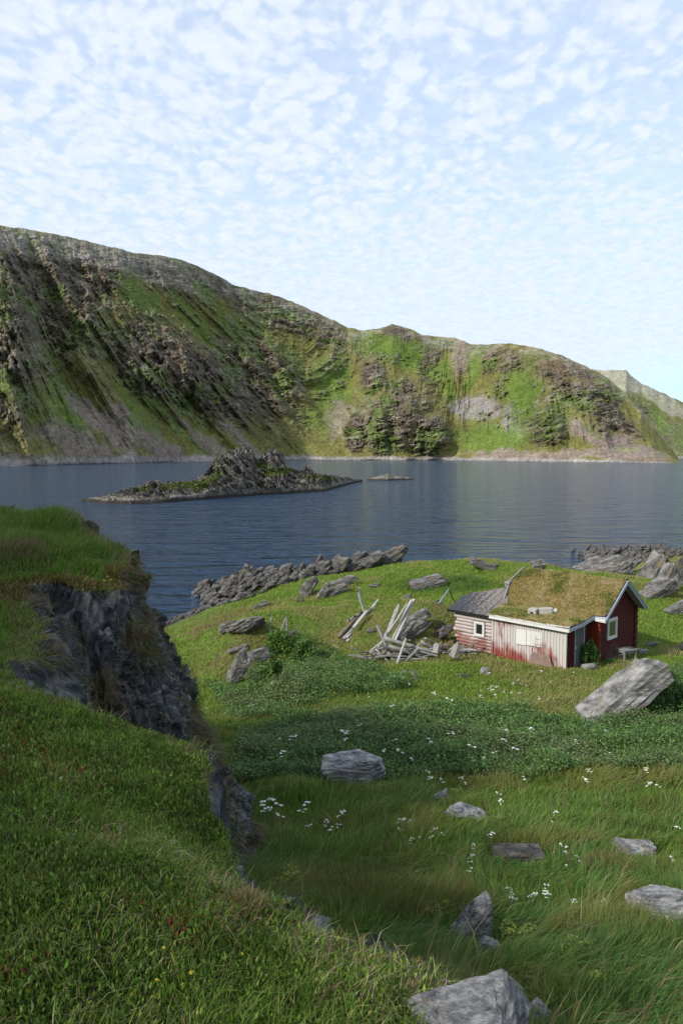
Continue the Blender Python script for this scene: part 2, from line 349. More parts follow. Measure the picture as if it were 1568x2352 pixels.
# ------------------------------------------------------------------ hills across the fjord
def interp(x, tab): tab = np.array(tab, float); return np.interp(x, tab[:, 0], tab[:, 1])
def blob(u, v, b):
    cu, cv, ru, rv, ang = b[:5]; a = math.radians(ang); du, dv = u - cu, v - cv
    x = du * math.cos(a) + dv * math.sin(a); y = -du * math.sin(a) + dv * math.cos(a)
    return 1 - np.sqrt((x / ru) ** 2 + (y / rv) ** 2)
HC = dict(green=(.10, .15, .030), olive=(.145, .14, .046), rock=(.125, .103, .082), grey=(.23, .21, .185), scree=(.215, .17, .15), dark=(.042, .037, .032), brown=(.15, .10, .065), sgrey=(.26, .235, .225))
def terrain_wall(name, us, sky, shore, depth, paint, bumps, prof, amp, nt, nu, seed, skew, crestfn=None):
    u = np.linspace(us[0], us[1], nu); sv = interp(u, sky) + 2.2 * fbm(np.stack([u / 14, u * 0], -1), 4, seed)
    d = ray(u, sv); hl = np.hypot(d[:, 0], d[:, 1]); dx, dy = d[:, 0] / hl, d[:, 1] / hl; slope = d[:, 2] / hl
    rs = interp(u, shore); rc = rs + interp(u, depth); Hc = CAMZ + slope * rc
    t = np.concatenate([np.linspace(-.03, 1, nt), 1 + np.linspace(.01, .7, 14)])
    U, T = np.meshgrid(u, t, indexing='ij'); tc = np.clip(T, 0, 1)
    R = rs[:, None] + (rc - rs)[:, None] * T
    H = Hc[:, None] * prof(tc, U); H = np.where(T > 1, H * (1 - .12 * (T - 1)), H); H = np.where(T < 0, T * 60, H)
    DX, DY = dx[:, None], dy[:, None]
    P = np.stack([R * DX, R * DY, H], -1); pu, pv = proj(P)
    a = U / FP * 1250.
    env = np.sin(np.pi * np.clip(tc, 0, 1) ** .8) ** .7 * (T > 0)
    disp = np.zeros_like(R)
    for b in bumps: disp = disp - b[5] * sstep(blob(pu + 14 * fbm(np.stack([pu / 60, pv / 60], -1), 2, 3), pv, b), 0, b[6] if len(b) > 6 else .7)
    sk = skew(U) * H
    g = fbm(np.stack([(a + sk) / 115., H / 420.], -1), 3, seed + 1, .55, ridged=True)
    g2 = fbm(np.stack([(a + sk * 1.1) / 38., H / 130.], -1), 4, seed + 5, .6, ridged=True)
    disp = disp - amp * env * (g * 1.25 + .5 * g2)
    # rock mask
    w = 16 * fbm(np.stack([pu / 45, pv / 45], -1), 3, seed + 9); w2 = 10 * fbm(np.stack([pu / 22, pv / 22], -1), 3, seed + 19)
    wu, wv = pu + w + w2, pv + w2 - w * .5
    q = np.stack([a, R * .5, H], -1)
    Q = np.stack([(a * .94 + H * .34), R * .5, (H * .94 - a * .34) * 2.6], -1)
    n1 = fbm(q / 42., 5, seed + 21, .62); n2 = fbm(q / 13., 4, seed + 27, .6); n3 = fbm(Q / 17., 4, seed + 33, .62, ridged=True)
    col = np.broadcast_to(np.array(HC['olive']), P.shape).copy()
    gul = np.clip(-g * 1.2 + .1, 0, 1)
    rockm = np.zeros_like(R)
    for b in paint:
        nm = b[7]; k = sstep(blob(wu, wv, b) + .35 * (n1 if nm != 'rock' else n1 + .3 * g2), .0, b[5]) * b[6]
        col = mixc(col, HC[nm], k)
        rockm = np.maximum(rockm * (1 - k), k) if nm in ('rock', 'brown', 'grey') else rockm * (1 - k)
    # grass on ledges inside rock, rock ribs inside grass
    ledge = sstep(n3 * .6 + n1 + .25 * g2 * -1, .12, .4) * rockm
    col = mixc(col, np.where(n1[..., None] > .1, HC['green'], HC['olive']), ledge * .85)
    rib = (1 - rockm) * sstep(g2 * .7 + n2 * .8 + n1 * .4, .22, .6) * env * sstep(T, .2, .4)
    col = mixc(col, HC['rock'], rib * .55); rockm = np.maximum(rockm, rib * .6)
    crest = sstep(tc, .86, .97) * (T <= 1.02); col = mixc(col, HC['grey'], crest * .42 * sstep(n2 + n1, -.4, .3)); rockm = np.maximum(rockm, crest * .7)
    col = mixc(col, HC['grey'], rockm * sstep(n2 + .6 * n3, .3, .8) * .6)
    col = mixc(col, HC['dark'], rockm * sstep(-n2 - .7 * n3, .25, .8) * .5)
    col = mixc(col, [.17, .14, .11], env * sstep(g + .3 * g2, .35, .75) * .18); col = mixc(col, [.075, .115, .028], env * sstep(-g, .1, .5) * sstep(T, .15, .35) * .5)
    col = mixc(col, HC['green'], (1 - rockm) * sstep(n1 + gul * .8, .15, .7) * .55 * sstep(T, .06, .2))
    col = mixc(col, HC['sgrey'], sstep(.035 + .014 * n1 - tc, 0, .02) * .9)
    col = col * (1.02 + .42 * n2[..., None] + .22 * n1[..., None]) * (1 + .16 * noise(q / 4.3, seed)[..., None] + .08 * noise(q / 1.8, seed)[..., None])
    bandc = fbm(Q * np.array([.25, .25, 1.2]) / 9., 4, seed + 61, .65)
    col = col * (1 + .34 * rockm * np.clip(bandc * 1.8, -1, 1))[..., None]
    # crags
    en2 = np.clip(env * 1.6, 0, 1)
    disp = disp - (.28 + 1.15 * rockm) * en2 * (3.5 * n3 + 2.5 * bandc + 10 * n2 + 9 * fbm(q / 26., 3, seed + 47, ridged=True) + 4.2 * fbm(q / 7., 4, seed + 41, .65, ridged=True))
    st = np.abs(((Q[..., 2] / 26. + .6 * n2) % 1.0) - .5) * 2
    
    R2 = R + disp; H2 = H + rockm * en2 * 3.0 * n2 + np.where(T > 0, 1.0 * n2 * en2, 0)
    P = np.stack([R2 * DX, R2 * DY, H2], -1)
    me = grid_mesh(name, P, MAT['hill'], col, smooth=False); o = link(bpy.data.objects.new(name, me)); tag(o, kind='structure'); return o
MAT['hill'] = m_attr('hill_surface', .22, .5, 2.2, rough=.95, spec=.05)
SKY1 = [(-700, 480), (-200, 505), (0, 517), (100, 533), (200, 553), (300, 578), (400, 592), (455, 610), (540, 655), (640, 680), (700, 705), (800, 752), (830, 758), (870, 755), (900, 745), (940, 755), (970, 770), (1040, 775),
        (1080, 790), (1110, 792), (1170, 788), (1240, 800), (1290, 818), (1340, 840), (1400, 872), (1450, 918), (1500, 975), (1530, 1015), (1545, 1036), (1556, 1052)]
P1 = [ # cu cv ru rv ang soft strength kind
 (120, 620, 420, 90, 8, .5, .9, 'rock'), (20, 860, 90, 240, 0, .5, .85, 'rock'), (140, 720, 130, 110, 20, .5, .8, 'rock'), (60, 560, 260, 40, 8, .4, .8, 'grey'), (340, 620, 220, 40, 14, .4, .6, 'grey'),
 (600, 700, 260, 45, 24, .4, .85, 'rock'), (370, 850, 150, 95, 8, .5, .95, 'rock'), (470, 880, 200, 90, 30, .5, .95, 'rock'), (600, 860, 170, 110, 42, .5, .85, 'rock'), (290, 790, 110, 45, -20, .4, .6, 'rock'),
 (345, 700, 110, 55, 28, .5, .95, 'olive'), (320, 700, 70, 34, 40, .4, .9, 'green'), (540, 760, 150, 24, 46, .4, .7, 'green'), (450, 740, 120, 22, 50, .4, .7, 'green'), (660, 820, 140, 20, 48, .4, .6, 'green'),
 (150, 900, 150, 28, 62, .4, .8, 'green'), (90, 940, 110, 60, 30, .4, .5, 'green'), (420, 790, 60, 16, 50, .4, .7, 'brown'), (400, 850, 24, 60, 0, .4, .6, 'brown'),
 (230, 970, 120, 26, 38, .4, .8, 'scree'), (330, 1000, 170, 30, 36, .4, .85, 'scree'), (180, 1020, 170, 40, 20, .5, .75, 'scree'), (470, 1010, 150, 20, 34, .4, .75, 'scree'), (560, 1010, 90, 12, 40, .4, .8, 'scree'), (300, 940, 130, 14, 48, .4, .7, 'green'),
 (400, 970, 120, 14, 40, .4, .7, 'green'), (30, 1000, 120, 40, 20, .4, .6, 'olive'), (60, 1050, 300, 14, 0, .4, .6, 'scree'),
 (760, 900, 60, 110, 12, .5, .9, 'green'), (700, 950, 60, 80, 30, .5, .4, 'olive'), (770, 960, 30, 60, 10, .5, .7, 'scree'), (905, 800, 120, 55, 8, .5, .95, 'green'), (960, 830, 90, 50, 20, .5, .8, 'green'),
 (910, 765, 60, 20, 12, .4, .9, 'rock'), (985, 830, 26, 45, 10, .4, .8, 'rock'), (1010, 790, 60, 16, 15, .4, .8, 'rock'), (1140, 830, 90, 40, 0, .4, .8, 'rock'), (1060, 820, 34, 50, 0, .4, .7, 'scree'), (1085, 850, 20, 70, 8, .4, .8, 'green'),
 (1030, 880, 18, 70, -8, .4, .8, 'green'), (850, 870, 40, 45, 0, .5, 1, 'rock'), (935, 905, 42, 40, 20, .5, 1, 'rock'), (900, 975, 90, 75, 0, .5, 1, 'rock'), (990, 1000, 60, 60, 15, .5, 1, 'rock'), (815, 1000, 36, 60, 0, .5, 1, 'rock'),
 (865, 960, 10, 60, 30, .4, .7, 'green'), (945, 1010, 14, 50, 10, .4, .5, 'olive'), (1090, 935, 80, 40, 5, .5, .9, 'sgrey'), (1170, 970, 26, 60, -10, .4, .85, 'sgrey'), (1120, 1010, 100, 40, 6, .5, .8, 'green'), (1180, 900, 60, 60, 0, .5, .7, 'green'),
 (1330, 890, 140, 60, 34, .5, .95, 'rock'), (1230, 820, 60, 30, 20, .5, .7, 'brown'), (1400, 950, 130, 34, 40, .5, .9, 'rock'), (1250, 980, 60, 50, 20, .5, .9, 'rock'), (1300, 860, 90, 16, 32, .4, .6, 'brown'), (1210, 900, 50, 30, -30, .4, .8, 'green'),
 (1390, 1010, 130, 34, 20, .5, .95, 'scree'), (1300, 1045, 260, 14, 0, .4, .8, 'scree'), (1370, 990, 50, 14, 30, .4, .5, 'green'), (1350, 845, 60, 8, 26, .4, .8, 'olive'), (1440, 1040, 110, 26, 12, .4, .7, 'scree')]
B1 = [(905, 960, 150, 130, 0, 80, 1.), (850, 880, 50, 60, 0, 30), (1000, 1000, 60, 60, 0, 35), (870, 980, 30, 80, 0, 22), (935, 985, 26, 80, 0, 22), (1300, 930, 180, 130, 30, 70, .9), (1110, 930, 130, 110, 0, -45, 1.), (765, 900, 90, 190, 15, -28, 1.),
      (400, 860, 160, 120, 20, 45, .9), (130, 800, 60, 240, -20, -55, .9), (20, 760, 70, 260, -10, 50, .8), (520, 900, 30, 150, -38, 22, .8), (600, 880, 26, 150, -38, 24, .8), (670, 880, 26, 140, -36, 24, .8), (450, 880, 24, 120, -36, 20, .8), (1260, 990, 60, 60, 0, 30)]
terrain_wall('hills', (-620, 1557), SKY1, [(-620, 640), (0, 800), (300, 1000), (600, 1350), (700, 1400), (1040, 1400), (1250, 1200), (1568, 1060)],
             [(-620, 600), (0, 520), (600, 480), (1000, 560), (1300, 480), (1450, 420), (1557, 300)], P1, B1, lambda t, U: t * (.74 + .26 * t), 40, 430, 2000, 200,
             lambda U: np.interp(U, [0, 300, 700, 820, 1000, 1568], [.5, .85, .75, .1, -.1, .45]))
SKY2 = [(1280, 845), (1355, 848), (1380, 850), (1437, 850), (1447, 862), (1475, 882), (1510, 898), (1568, 925), (1800, 1000), (2200, 1035)]
HC['pale'] = (.33, .32, .24)  # pale yellowish rock, its lightness also painted in place of haze
P2_ = [(1430, 868, 110, 30, 18, .5, .95, 'pale'), (1520, 918, 110, 20, 28, .4, .8, 'pale'), (1500, 980, 140, 50, 32, .5, .95, 'green'), (1540, 1020, 60, 16, 30, .4, .5, 'rock'), (1440, 930, 90, 18, 34, .4, .7, 'rock')]
terrain_wall('distant_hills', (1280, 2200), SKY2, [(1280, 1900), (2200, 2600)], [(1280, 900), (2200, 900)], P2_, [], lambda t, U: t * (.8 + .2 * t), 24, 90, 420, 300, lambda U: U * 0 + .5)

# ------------------------------------------------------------------ the islet and the skerry
def islet(name, us, sky, front, width, seed, nu, nt, amp, grass):
    u = np.linspace(us[0], us[1], nu); sv = interp(u, sky) + 2.4 * fbm(np.stack([u / 9, u * 0], -1), 4, seed, .6, ridged=True) * interp(u, [(us[0], .2), (us[0] + 90, .5), (us[0] + 300, 1), (us[1] - 100, .7), (us[1], .2)])
    fv = interp(u, front); zf = CAMZ; d0 = ray(u, fv); rf = np.hypot(d0[:, 0], d0[:, 1]) * (CAMZ / -d0[:, 2])
    d = ray(u, sv); hl = np.hypot(d[:, 0], d[:, 1]); slope = d[:, 2] / hl; W = interp(u, width); rc = rf + W * .45; Hc = np.maximum(CAMZ + slope * rc, .05)
    t = np.linspace(-.08, 1.08, nt); U, T = np.meshgrid(u, t, indexing='ij'); tc = np.clip(T, 0, 1)
    R = rf[:, None] + W[:, None] * T
    pf = np.where(tc < .45, np.minimum(.22 * sstep(tc, 0, .04) + .78 * sstep(tc, .02, .42) ** .85, 1), 1 - sstep(tc, .45, 1) ** 1.2)
    H = Hc[:, None] * pf + np.where(T < 0, T * 30, 0) + np.where(T > 1, (1 - T) * 30, 0)
    dx, dy = (d[:, 0] / hl)[:, None], (d[:, 1] / hl)[:, None]
    P = np.stack([R * dx, R * dy, H], -1)
    Q = np.stack([P[..., 0] * .8 - P[..., 2] * .6, P[..., 1], (P[..., 2] * .8 + P[..., 0] * .6) * 3], -1)
    n1 = fbm(Q / 5.5, 5, seed + 3, .65, ridged=True); n2 = fbm(P / 2.2, 4, seed + 7, .6, ridged=True); n3 = fbm(P / 9, 3, seed + 9)
    env = sstep(H, .1, 2.5) * (T > 0) * (T < 1)
    P[..., 1] -= amp * env * (n1 * 1.0 + .5 * n2); P[..., 2] += amp * .35 * n2 * env * (1 - sstep(np.abs(T - .45), .0, .12) * 0) * sstep(np.abs(T - .45), .02, .12) + .25 * n2 * (H > .05)
    sl = np.abs(np.gradient(P[..., 2], axis=1)) / (np.abs(np.gradient(R, axis=1)) + 1e-6)
    c = np.broadcast_to(np.array([.11, .098, .082]), P.shape).copy()
    c = mixc(c, [.25, .23, .20], sstep(n1 * .7 + n2 * .5 + n3 * .4, .25, .8) * .8); c = mixc(c, [.03, .028, .026], sstep(-n1 - .5 * n2, .1, .7) * .7)
    pu, pv = proj(P)
    if grass:
        k = np.zeros_like(R)
        for b in grass: k = np.maximum(k, sstep(blob(pu + 8 * n3, pv + 5 * n1, b) + .3 * n3, .05, .35))
        c = mixc(c, [.10, .125, .028], k * .9)
    c = mixc(c, [.022, .02, .017], sstep(1.0 + .6 * n3 - P[..., 2], 0, .5) * .9)
    c = mixc(c, [.12, .12, .05], sstep(n3 + n1 * .3, .2, .5) * .35 * sstep(P[..., 2], 1.5, 3))
    o = link(bpy.data.objects.new(name, grid_mesh(name, P, MAT['islet'], c, smooth=False))); tag(o, kind='structure'); return o
MAT['islet'] = m_attr('islet_rock', 1.2, .45, .35, rough=.95, spec=.08)
islet('islet', (188, 832), [(188, 1149), (230, 1143), (280, 1132), (300, 1126), (330, 1113), (368, 1104), (380, 1112), (400, 1107), (440, 1108), (452, 1104), (470, 1092), (487, 1072), (497, 1052), (520, 1041), (545, 1032), (572, 1025), (580, 1030), (586, 1050), (598, 1055), (606, 1046), (622, 1030), (636, 1032), (650, 1042),
      (655, 1060), (660, 1076), (690, 1084), (697, 1074), (705, 1070), (716, 1078), (722, 1090), (760, 1094), (800, 1100), (832, 1103)],
      [(188, 1152), (240, 1157), (300, 1158), (380, 1155), (450, 1149), (530, 1142), (600, 1136), (680, 1133), (740, 1130), (790, 1116), (832, 1106)],
      [(188, 6), (300, 26), (450, 40), (560, 50), (700, 50), (780, 40), (832, 10)], 700, 900, 240, 2.7,
      [(480, 1108, 50, 12, -30), (440, 1115, 50, 10, 0), (640, 1085, 60, 12, -10), (600, 1072, 26, 10, 0), (400, 1120, 40, 8, 0), (730, 1098, 50, 6, 5), (330, 1124, 30, 5, -10)])
islet('skerry', (842, 952), [(842, 1101), (860, 1097), (880, 1092), (892, 1088), (905, 1093), (930, 1095), (952, 1101)], [(842, 1103), (890, 1104), (952, 1102)], [(842, 8), (890, 18), (952, 6)], 760, 200, 60, .6, None)
# ------------------------------------------------------------------ rocks
MAT['rock'] = m_rock('weathered_slate', (.045, .042, .042), (.12, .115, .11), (.25, .24, .225), sc=2.2, rot=(0, .6, 0), bd=.02, lichen=.35)
MAT['rock_shore'] = m_rock('shore_slate', (.022, .021, .020), (.072, .068, .065), (.17, .16, .15), sc=2.4, rot=(0, .6, 0), bd=.02, lichen=.2)
MAT['rock_slab'] = m_rock('pale_slab_slate', (.06, .058, .058), (.17, .165, .16), (.33, .32, .30), sc=3., rot=(0, .7, 0), bd=.015, lichen=.5)
MAT['rock_near'] = m_rock('lichen_boulder', (.055, .055, .06), (.20, .20, .21), (.44, .435, .42), sc=4., rot=(0, .5, 0), lichen=.85, bd=.01)
MAT['rock_dark'] = m_rock('dark_slate', (.035, .033, .032), (.10, .094, .088), (.20, .19, .175), sc=2.2, rot=(0, .6, 0), bd=.03, lichen=.12)
def rock_mesh(name, seed, sub=3, dip=-.6, slab=.32, mat='rock', rough=.06, box=False):
    r = np.random.default_rng(seed); bm = bmesh.new()
    npt = 16 if mat not in ('rock_near',) else 26
    if box:
        npt = 5
        for i in range(8): bm.verts.new(((1 if i & 1 else -1) * r.uniform(.72, 1), (.62 if i & 2 else -.62) * r.uniform(.7, 1), (slab if i & 4 else -slab) * r.uniform(.7, 1)))
    for i in range(npt):
        p = r.uniform(-1, 1, 3); p /= max(abs(p)) ** .8; p *= (1, .62, slab)
        bm.verts.new(p)
    bmesh.ops.convex_hull(bm, input=bm.verts[:])
    for v in [v for v in bm.verts if not v.link_faces]: bm.verts.remove(v)
    bmesh.ops.subdivide_edges(bm, edges=bm.edges[:], cuts=2 ** (sub - 1), use_grid_fill=True)
    bmesh.ops.triangulate(bm, faces=bm.faces[:]); bm.normal_update()
    V = np.array([v.co[:] for v in bm.verts]); Nn = np.array([v.normal[:] for v in bm.verts])
    q = V * np.array([1.3, 1.8, 12.]) + seed * 3.1
    d = rough * fbm(q, 4, seed, .55, ridged=True) + rough * .6 * fbm(V * 5 + seed, 3, seed + 3)
    V = V + Nn * d[:, None] - 0
    st = np.round(V[:, 2] / (slab * .33)) ; V[:, 0] += .05 * noise(np.stack([st * 1.7, V[:, 1] * .8, V[:, 0] * 0], -1), seed)
    R = np.array(Matrix.Rotation(dip, 3, 'Y')); V = V @ R.T
    lo, hi = V.min(0), V.max(0); V = (V - (lo + hi) / 2) / (hi - lo); V[:, 2] += .5
    for v, c in zip(bm.verts, V): v.co = c
    me = bpy.data.meshes.new(name); bm.to_mesh(me); bm.free(); me.materials.append(MAT[mat]); return me
ROCKN = 0; ROCKS = []
def rock(u, vb, w, h, label, mat='rock', dip=-.6, slab=.32, dfr=.6, yaw=0, name='boulder', cat='rock', group=None, sub=3, rough=.06, sink=.22, y=None, seed=None, seen=None):
    global ROCKN; ROCKN += 1
    p = hit(u, vb) if y is None else atY(u, vb, y)
    s = math.hypot(p[1], CAMZ - p[2]) / FP * 1.0
    me = rock_mesh(name, seed or 500 + ROCKN * 7, sub, dip, slab, mat, rough, slab < .42)
    o = link(bpy.data.objects.new(name, me)); W = w * s; ang = math.atan2(CAMZ - p[2], p[1]); H = max(.28 * w, (h - .75 * w * dfr * math.sin(ang)) / math.cos(ang)) * s
    ROCKS.append((p[0], p[1] + W * dfr * .35, W * .5))
    o.scale = (W * 1.05, W * dfr, H * (1 + sink)); o.location = (p[0], p[1] + W * dfr * .35, p[2] - H * sink); o.rotation_euler = (0, 0, yaw)
    tag(o, label, cat, group); return o
for a in [
 (1112, 2440, 262, 140, 'big pale lichen-spotted boulder at the bottom edge of the photo', 'rock_near', -.15, .8, .7, .2),
 (1240, 2385, 48, 66, 'small dark boulder leaning at the right side of the big pale boulder', 'rock_near', -.3, .9, .8, .5),
 (1150, 2318, 90, 56, 'flat-topped grey rock just behind the big pale boulder', 'rock_near', -.1, .8, .7, .2),
 (812, 1806, 138, 84, 'lone grey boulder with moss on top at the foot of the nettle bed', 'rock_near', -.25, .75, .7, 0),
 (1015, 1856, 34, 44, 'small pointed grey stone beside a yellow-green tuft', 'rock_near', -.4, .7, .7, 0),
 (1072, 1896, 84, 50, 'low grey stone among red-brown grass in mid meadow', 'rock_near', .35, .6, .7, 0),
 (1195, 1988, 104, 32, 'flat rusty stone sunk in the grass in mid meadow', 'rock_dark', .15, .4, .6, .1),
 (1465, 1974, 84, 44, 'pale low stone in the grass on the right of the meadow', 'rock_near', .2, .6, .7, 0),
 (1086, 2186, 78, 104, 'upright wedge-shaped grey slab in the near meadow', 'rock_near', -.55, .6, .45, .2),
 (1125, 2215, 44, 50, 'low grey stone at the foot of the upright wedge slab', 'rock_near', .3, .6, .6, 0),
 (1535, 2140, 150, 92, 'dark flat-topped rock cut by the right edge of the photo', 'rock_near', .08, .85, .6, -.1),
 (1442, 1662, 190, 158, 'large tilted slate slab rising to the right in front of the cabin', 'rock_slab', -.72, .22, .55, .15),
 (1395, 1668, 66, 34, 'long low stone lying at the foot of the large tilted slab', 'rock', -.4, .5, .6, .2),
 (1440, 1650, 34, 26, 'small grey stone beside the foot of the large tilted slab', 'rock', -.2, .6, .6, .2),
 (1114, 1552, 20, 20, 'small pale stump-like stone in the grass left of the cabin', 'rock_near', .1, .8, .8, 0),
 (1062, 1556, 28, 12, 'low brown stone in the grass below the driftwood heap', 'rock', .1, .5, .8, 0),
 (562, 1466, 92, 60, 'craggy grey rock crowning the small grassy hump', 'rock', -.62, .5, .7, .1),
 (524, 1452, 44, 34, 'small dark rock on the left shoulder of the grassy hump', 'rock', -.6, .5, .7, .1),
 (546, 1572, 50, 84, 'tall dark slab standing at the foot of the grassy hump', 'rock', -.9, .5, .6, .3),
 (588, 1526, 58, 40, 'overhanging grey rock under the turf of the hump', 'rock', -.3, .6, .6, 0),
 (545, 1500, 46, 22, 'narrow grey slab lying on the slope of the hump', 'rock', -.55, .3, .6, .2),
 (660, 1480, 36, 34, 'dark rock poking out of the bright green leafy bush', 'rock_dark', -.8, .5, .6, .2),
 (708, 1372, 44, 52, 'blocky slate rock on the slope below the shore rocks', 'rock', -.75, .5, .7, .2),
 (742, 1376, 34, 40, 'thin tilted slate just right of the blocky slate rock', 'rock', -.85, .3, .7, .2),
 (772, 1368, 56, 30, 'long low slate lying on the slope right of the thin slate', 'rock', -.5, .3, .6, .2),
 (790, 1345, 60, 26, 'mossy slate ledge just under the shore rocks', 'rock', -.5, .35, .6, .2),
 (688, 1384, 16, 14, 'small dark stone near the blocky slate rock', 'rock_dark', -.3, .6, .7, 0),
 (600, 1398, 34, 22, 'dark low stone on the grass above the little bay', 'rock_dark', -.5, .5, .7, 0),
 (982, 1352, 82, 36, 'pale folded slate lying across the dark green grass', 'rock', -.42, .4, .6, .1),
 (1028, 1340, 34, 14, 'low rock hidden in dark grass right of the pale folded slate', 'rock_dark', -.2, .5, .6, .1),
 (860, 1350, 28, 12, 'flat grey stone in the grass left of the pale folded slate', 'rock', -.3, .5, .7, 0),
 (932, 1378, 26, 16, 'little stone in the grass above the driftwood', 'rock', -.4, .5, .7, 0),
 (950, 1446, 76, 52, 'upper tilted slate slab on the bank behind the driftwood', 'rock', -.6, .3, .5, .2),
 (945, 1472, 72, 50, 'lower tilted slate slab on the bank behind the driftwood', 'rock', -.6, .34, .5, .2),
 (1108, 1312, 62, 36, 'long grey slab on the skyline leaning down to the right', 'rock', .5, .3, .5, .1),
 (1139, 1306, 16, 14, 'small rock on the skyline right of the leaning slab', 'rock', 0, .6, .7, 0),
 (1008, 1452, 34, 26, 'dark rock under the turf bank near the log wall', 'rock_dark', -.5, .5, .6, .1),
 (1022, 1478, 50, 44, 'dark rock face under the turf bank beside the log wall', 'rock_dark', -.7, .5, .5, .2),
 (850, 1456, 22, 16, 'small stone on the grass beside the lying poles', 'rock', -.4, .6, .6, 0),
 (1560, 1412, 60, 36, 'low striped slab on the grass at the right edge of the photo', 'rock', -.5, .4, .5, .1),
 (1497, 1486, 24, 12, 'grey stone on the worn ground behind the bench', 'rock', -.1, .6, .7, 0),
 (1474, 1502, 16, 10, 'small round stone near the bench', 'rock_near', -.1, .8, .8, 0)]:
    rock(*a[:4], a[4], mat=a[5], dip=a[6], slab=a[7], dfr=a[8], yaw=a[9], sub=4 if a[2] > 60 else 3, rough=.075)
for a in [ # the crags behind the cabin: u, v of the foot, width, height, distance
 (1503, 1352, 90, 92, 57, 'pointed crag behind the cabin gable, tallest on the right skyline', 'rock', -.85, .4),
 (1545, 1362, 90, 100, 54, 'dark jagged crag cut by the right edge of the photo', 'rock_dark', -.95, .45),
 (1528, 1358, 60, 70, 51, 'grey slab leaning on the dark jagged crag', 'rock', -.75, .35),
 (1517, 1362, 84, 40, 49, 'long split slab with ochre moss lying before the crags', 'rock', -.55, .35),
 (1470, 1338, 60, 40, 58, 'broken rock ledge left of the pointed crag', 'rock', -.6, .45),
 (1425, 1322, 70, 38, 62, 'blocky grey ledge seen over the sod roof', 'rock', -.3, .6),
 (1390, 1312, 70, 34, 66, 'mossy slate ledge left of the blocky ledge over the roof', 'rock', -.5, .4),
 (1360, 1304, 70, 30, 70, 'long slate ledge running down to the bay behind the roof', 'rock', -.45, .3),
 (1410, 1298, 70, 26, 74, 'pale slate ledge high on the mossy point', 'rock', -.5, .35),
 (1450, 1296, 54, 26, 76, 'mossy rock on top of the point behind the cabin', 'rock', -.5, .45),
 (1237, 1304, 30, 22, 50, 'brown boulder rising just behind the sod ridge', 'rock', -.2, .7)]:
    rock(*a[:4], a[5], y=a[4], mat=a[6], dip=a[7], slab=a[8], dfr=.7, yaw=.25, sub=4, name='crag', rough=.10, sink=.9)
protos = [rock_mesh('shore_rock', 900 + i * 13, 3, -.6 - .09 * (i % 5), .22 + .05 * (i % 4), 'rock_shore', .10) for i in range(16)]
protos_d = [rock_mesh('shore_rock', 1400 + i * 13, 3, -.4 - .09 * (i % 5), .35, 'rock_dark', .07) for i in range(6)]
def scatter(n, poly, smin, smax, label, group, seed, pr, zmin=-.2, hk=1.0, name='shore_rock', cat='rock', mind=.5):
    r = np.random.default_rng(seed); P = np.array(poly); pts = []; k = 0
    while len(pts) < n and k < n * 60:
        k += 1; x, y = r.uniform(P[:, 0].min(), P[:, 0].max()), r.uniform(P[:, 1].min(), P[:, 1].max())
        if polydist(np.array([x]), np.array([y]), poly)[0] < 0: continue
        z = float(gz(x, y))
        if z < zmin: continue
        s = smin + (smax - smin) * r.random() ** 2
        if any((x - a) ** 2 + (y - b) ** 2 < (mind * (s + c)) ** 2 for a, b, c in pts): continue
        pts.append((x, y, s)); o = link(bpy.data.objects.new(name, pr[r.integers(len(pr))]))
        hh = s * r.uniform(.5, .85) * hk; o.scale = (s * r.uniform(.9, 1.35), s * r.uniform(.6, 1.0), hh); o.rotation_euler = (r.uniform(-.15, .15), r.uniform(-.2, .2), r.uniform(-.1, .65))
        o.location = (x, y, max(z, -.1) - hh * .22); tag(o, label, cat, group)
scatter(205, [(-13.8, 69), (-10.8, 61.5), (-8, 62), (-5, 65), (-1, 67.5), (3, 67), (4.6, 69), (3.5, 78), (-3, 80), (-11, 76)], .6, 2.0, 'angular grey slate block in the shore rocks beyond the driftwood', 'slate blocks of the shore rocks', 3, protos, hk=1.6, mind=.25)
scatter(12, [(-2, 66), (4.2, 66.5), (4.8, 70.5), (-1, 70.5)], 2.0, 3.4, 'tall pointed slate at the right end of the shore rocks', 'tall slates ending the shore rocks', 31, protos, hk=1.05, mind=.30)
scatter(25, [(-14, 50), (-11.3, 55), (-8.5, 59.5), (-10, 62), (-12, 62), (-12.5, 57), (-15, 52)], .3, 1.1, 'small dark wet stone at the edge of the little bay', 'wet stones of the little bay', 4, protos_d, zmin=-.5, mind=.35)
scatter(50, [(27, 82), (30, 80), (40, 84), (43, 93), (39, 101), (33, 102), (29.5, 98), (28, 88)], .6, 1.8, 'dark slate block on the low point across the cove', 'slate blocks of the low point', 5, protos_d, zmin=-.3, mind=.32)
scatter(8, [(14, 71), (22, 73), (27, 77), (25, 79), (16, 77)], .6, 1.8, 'dark shore stone in the cove behind the cabin', 'shore stones behind the cabin', 6, protos_d, zmin=-.3, mind=.4)

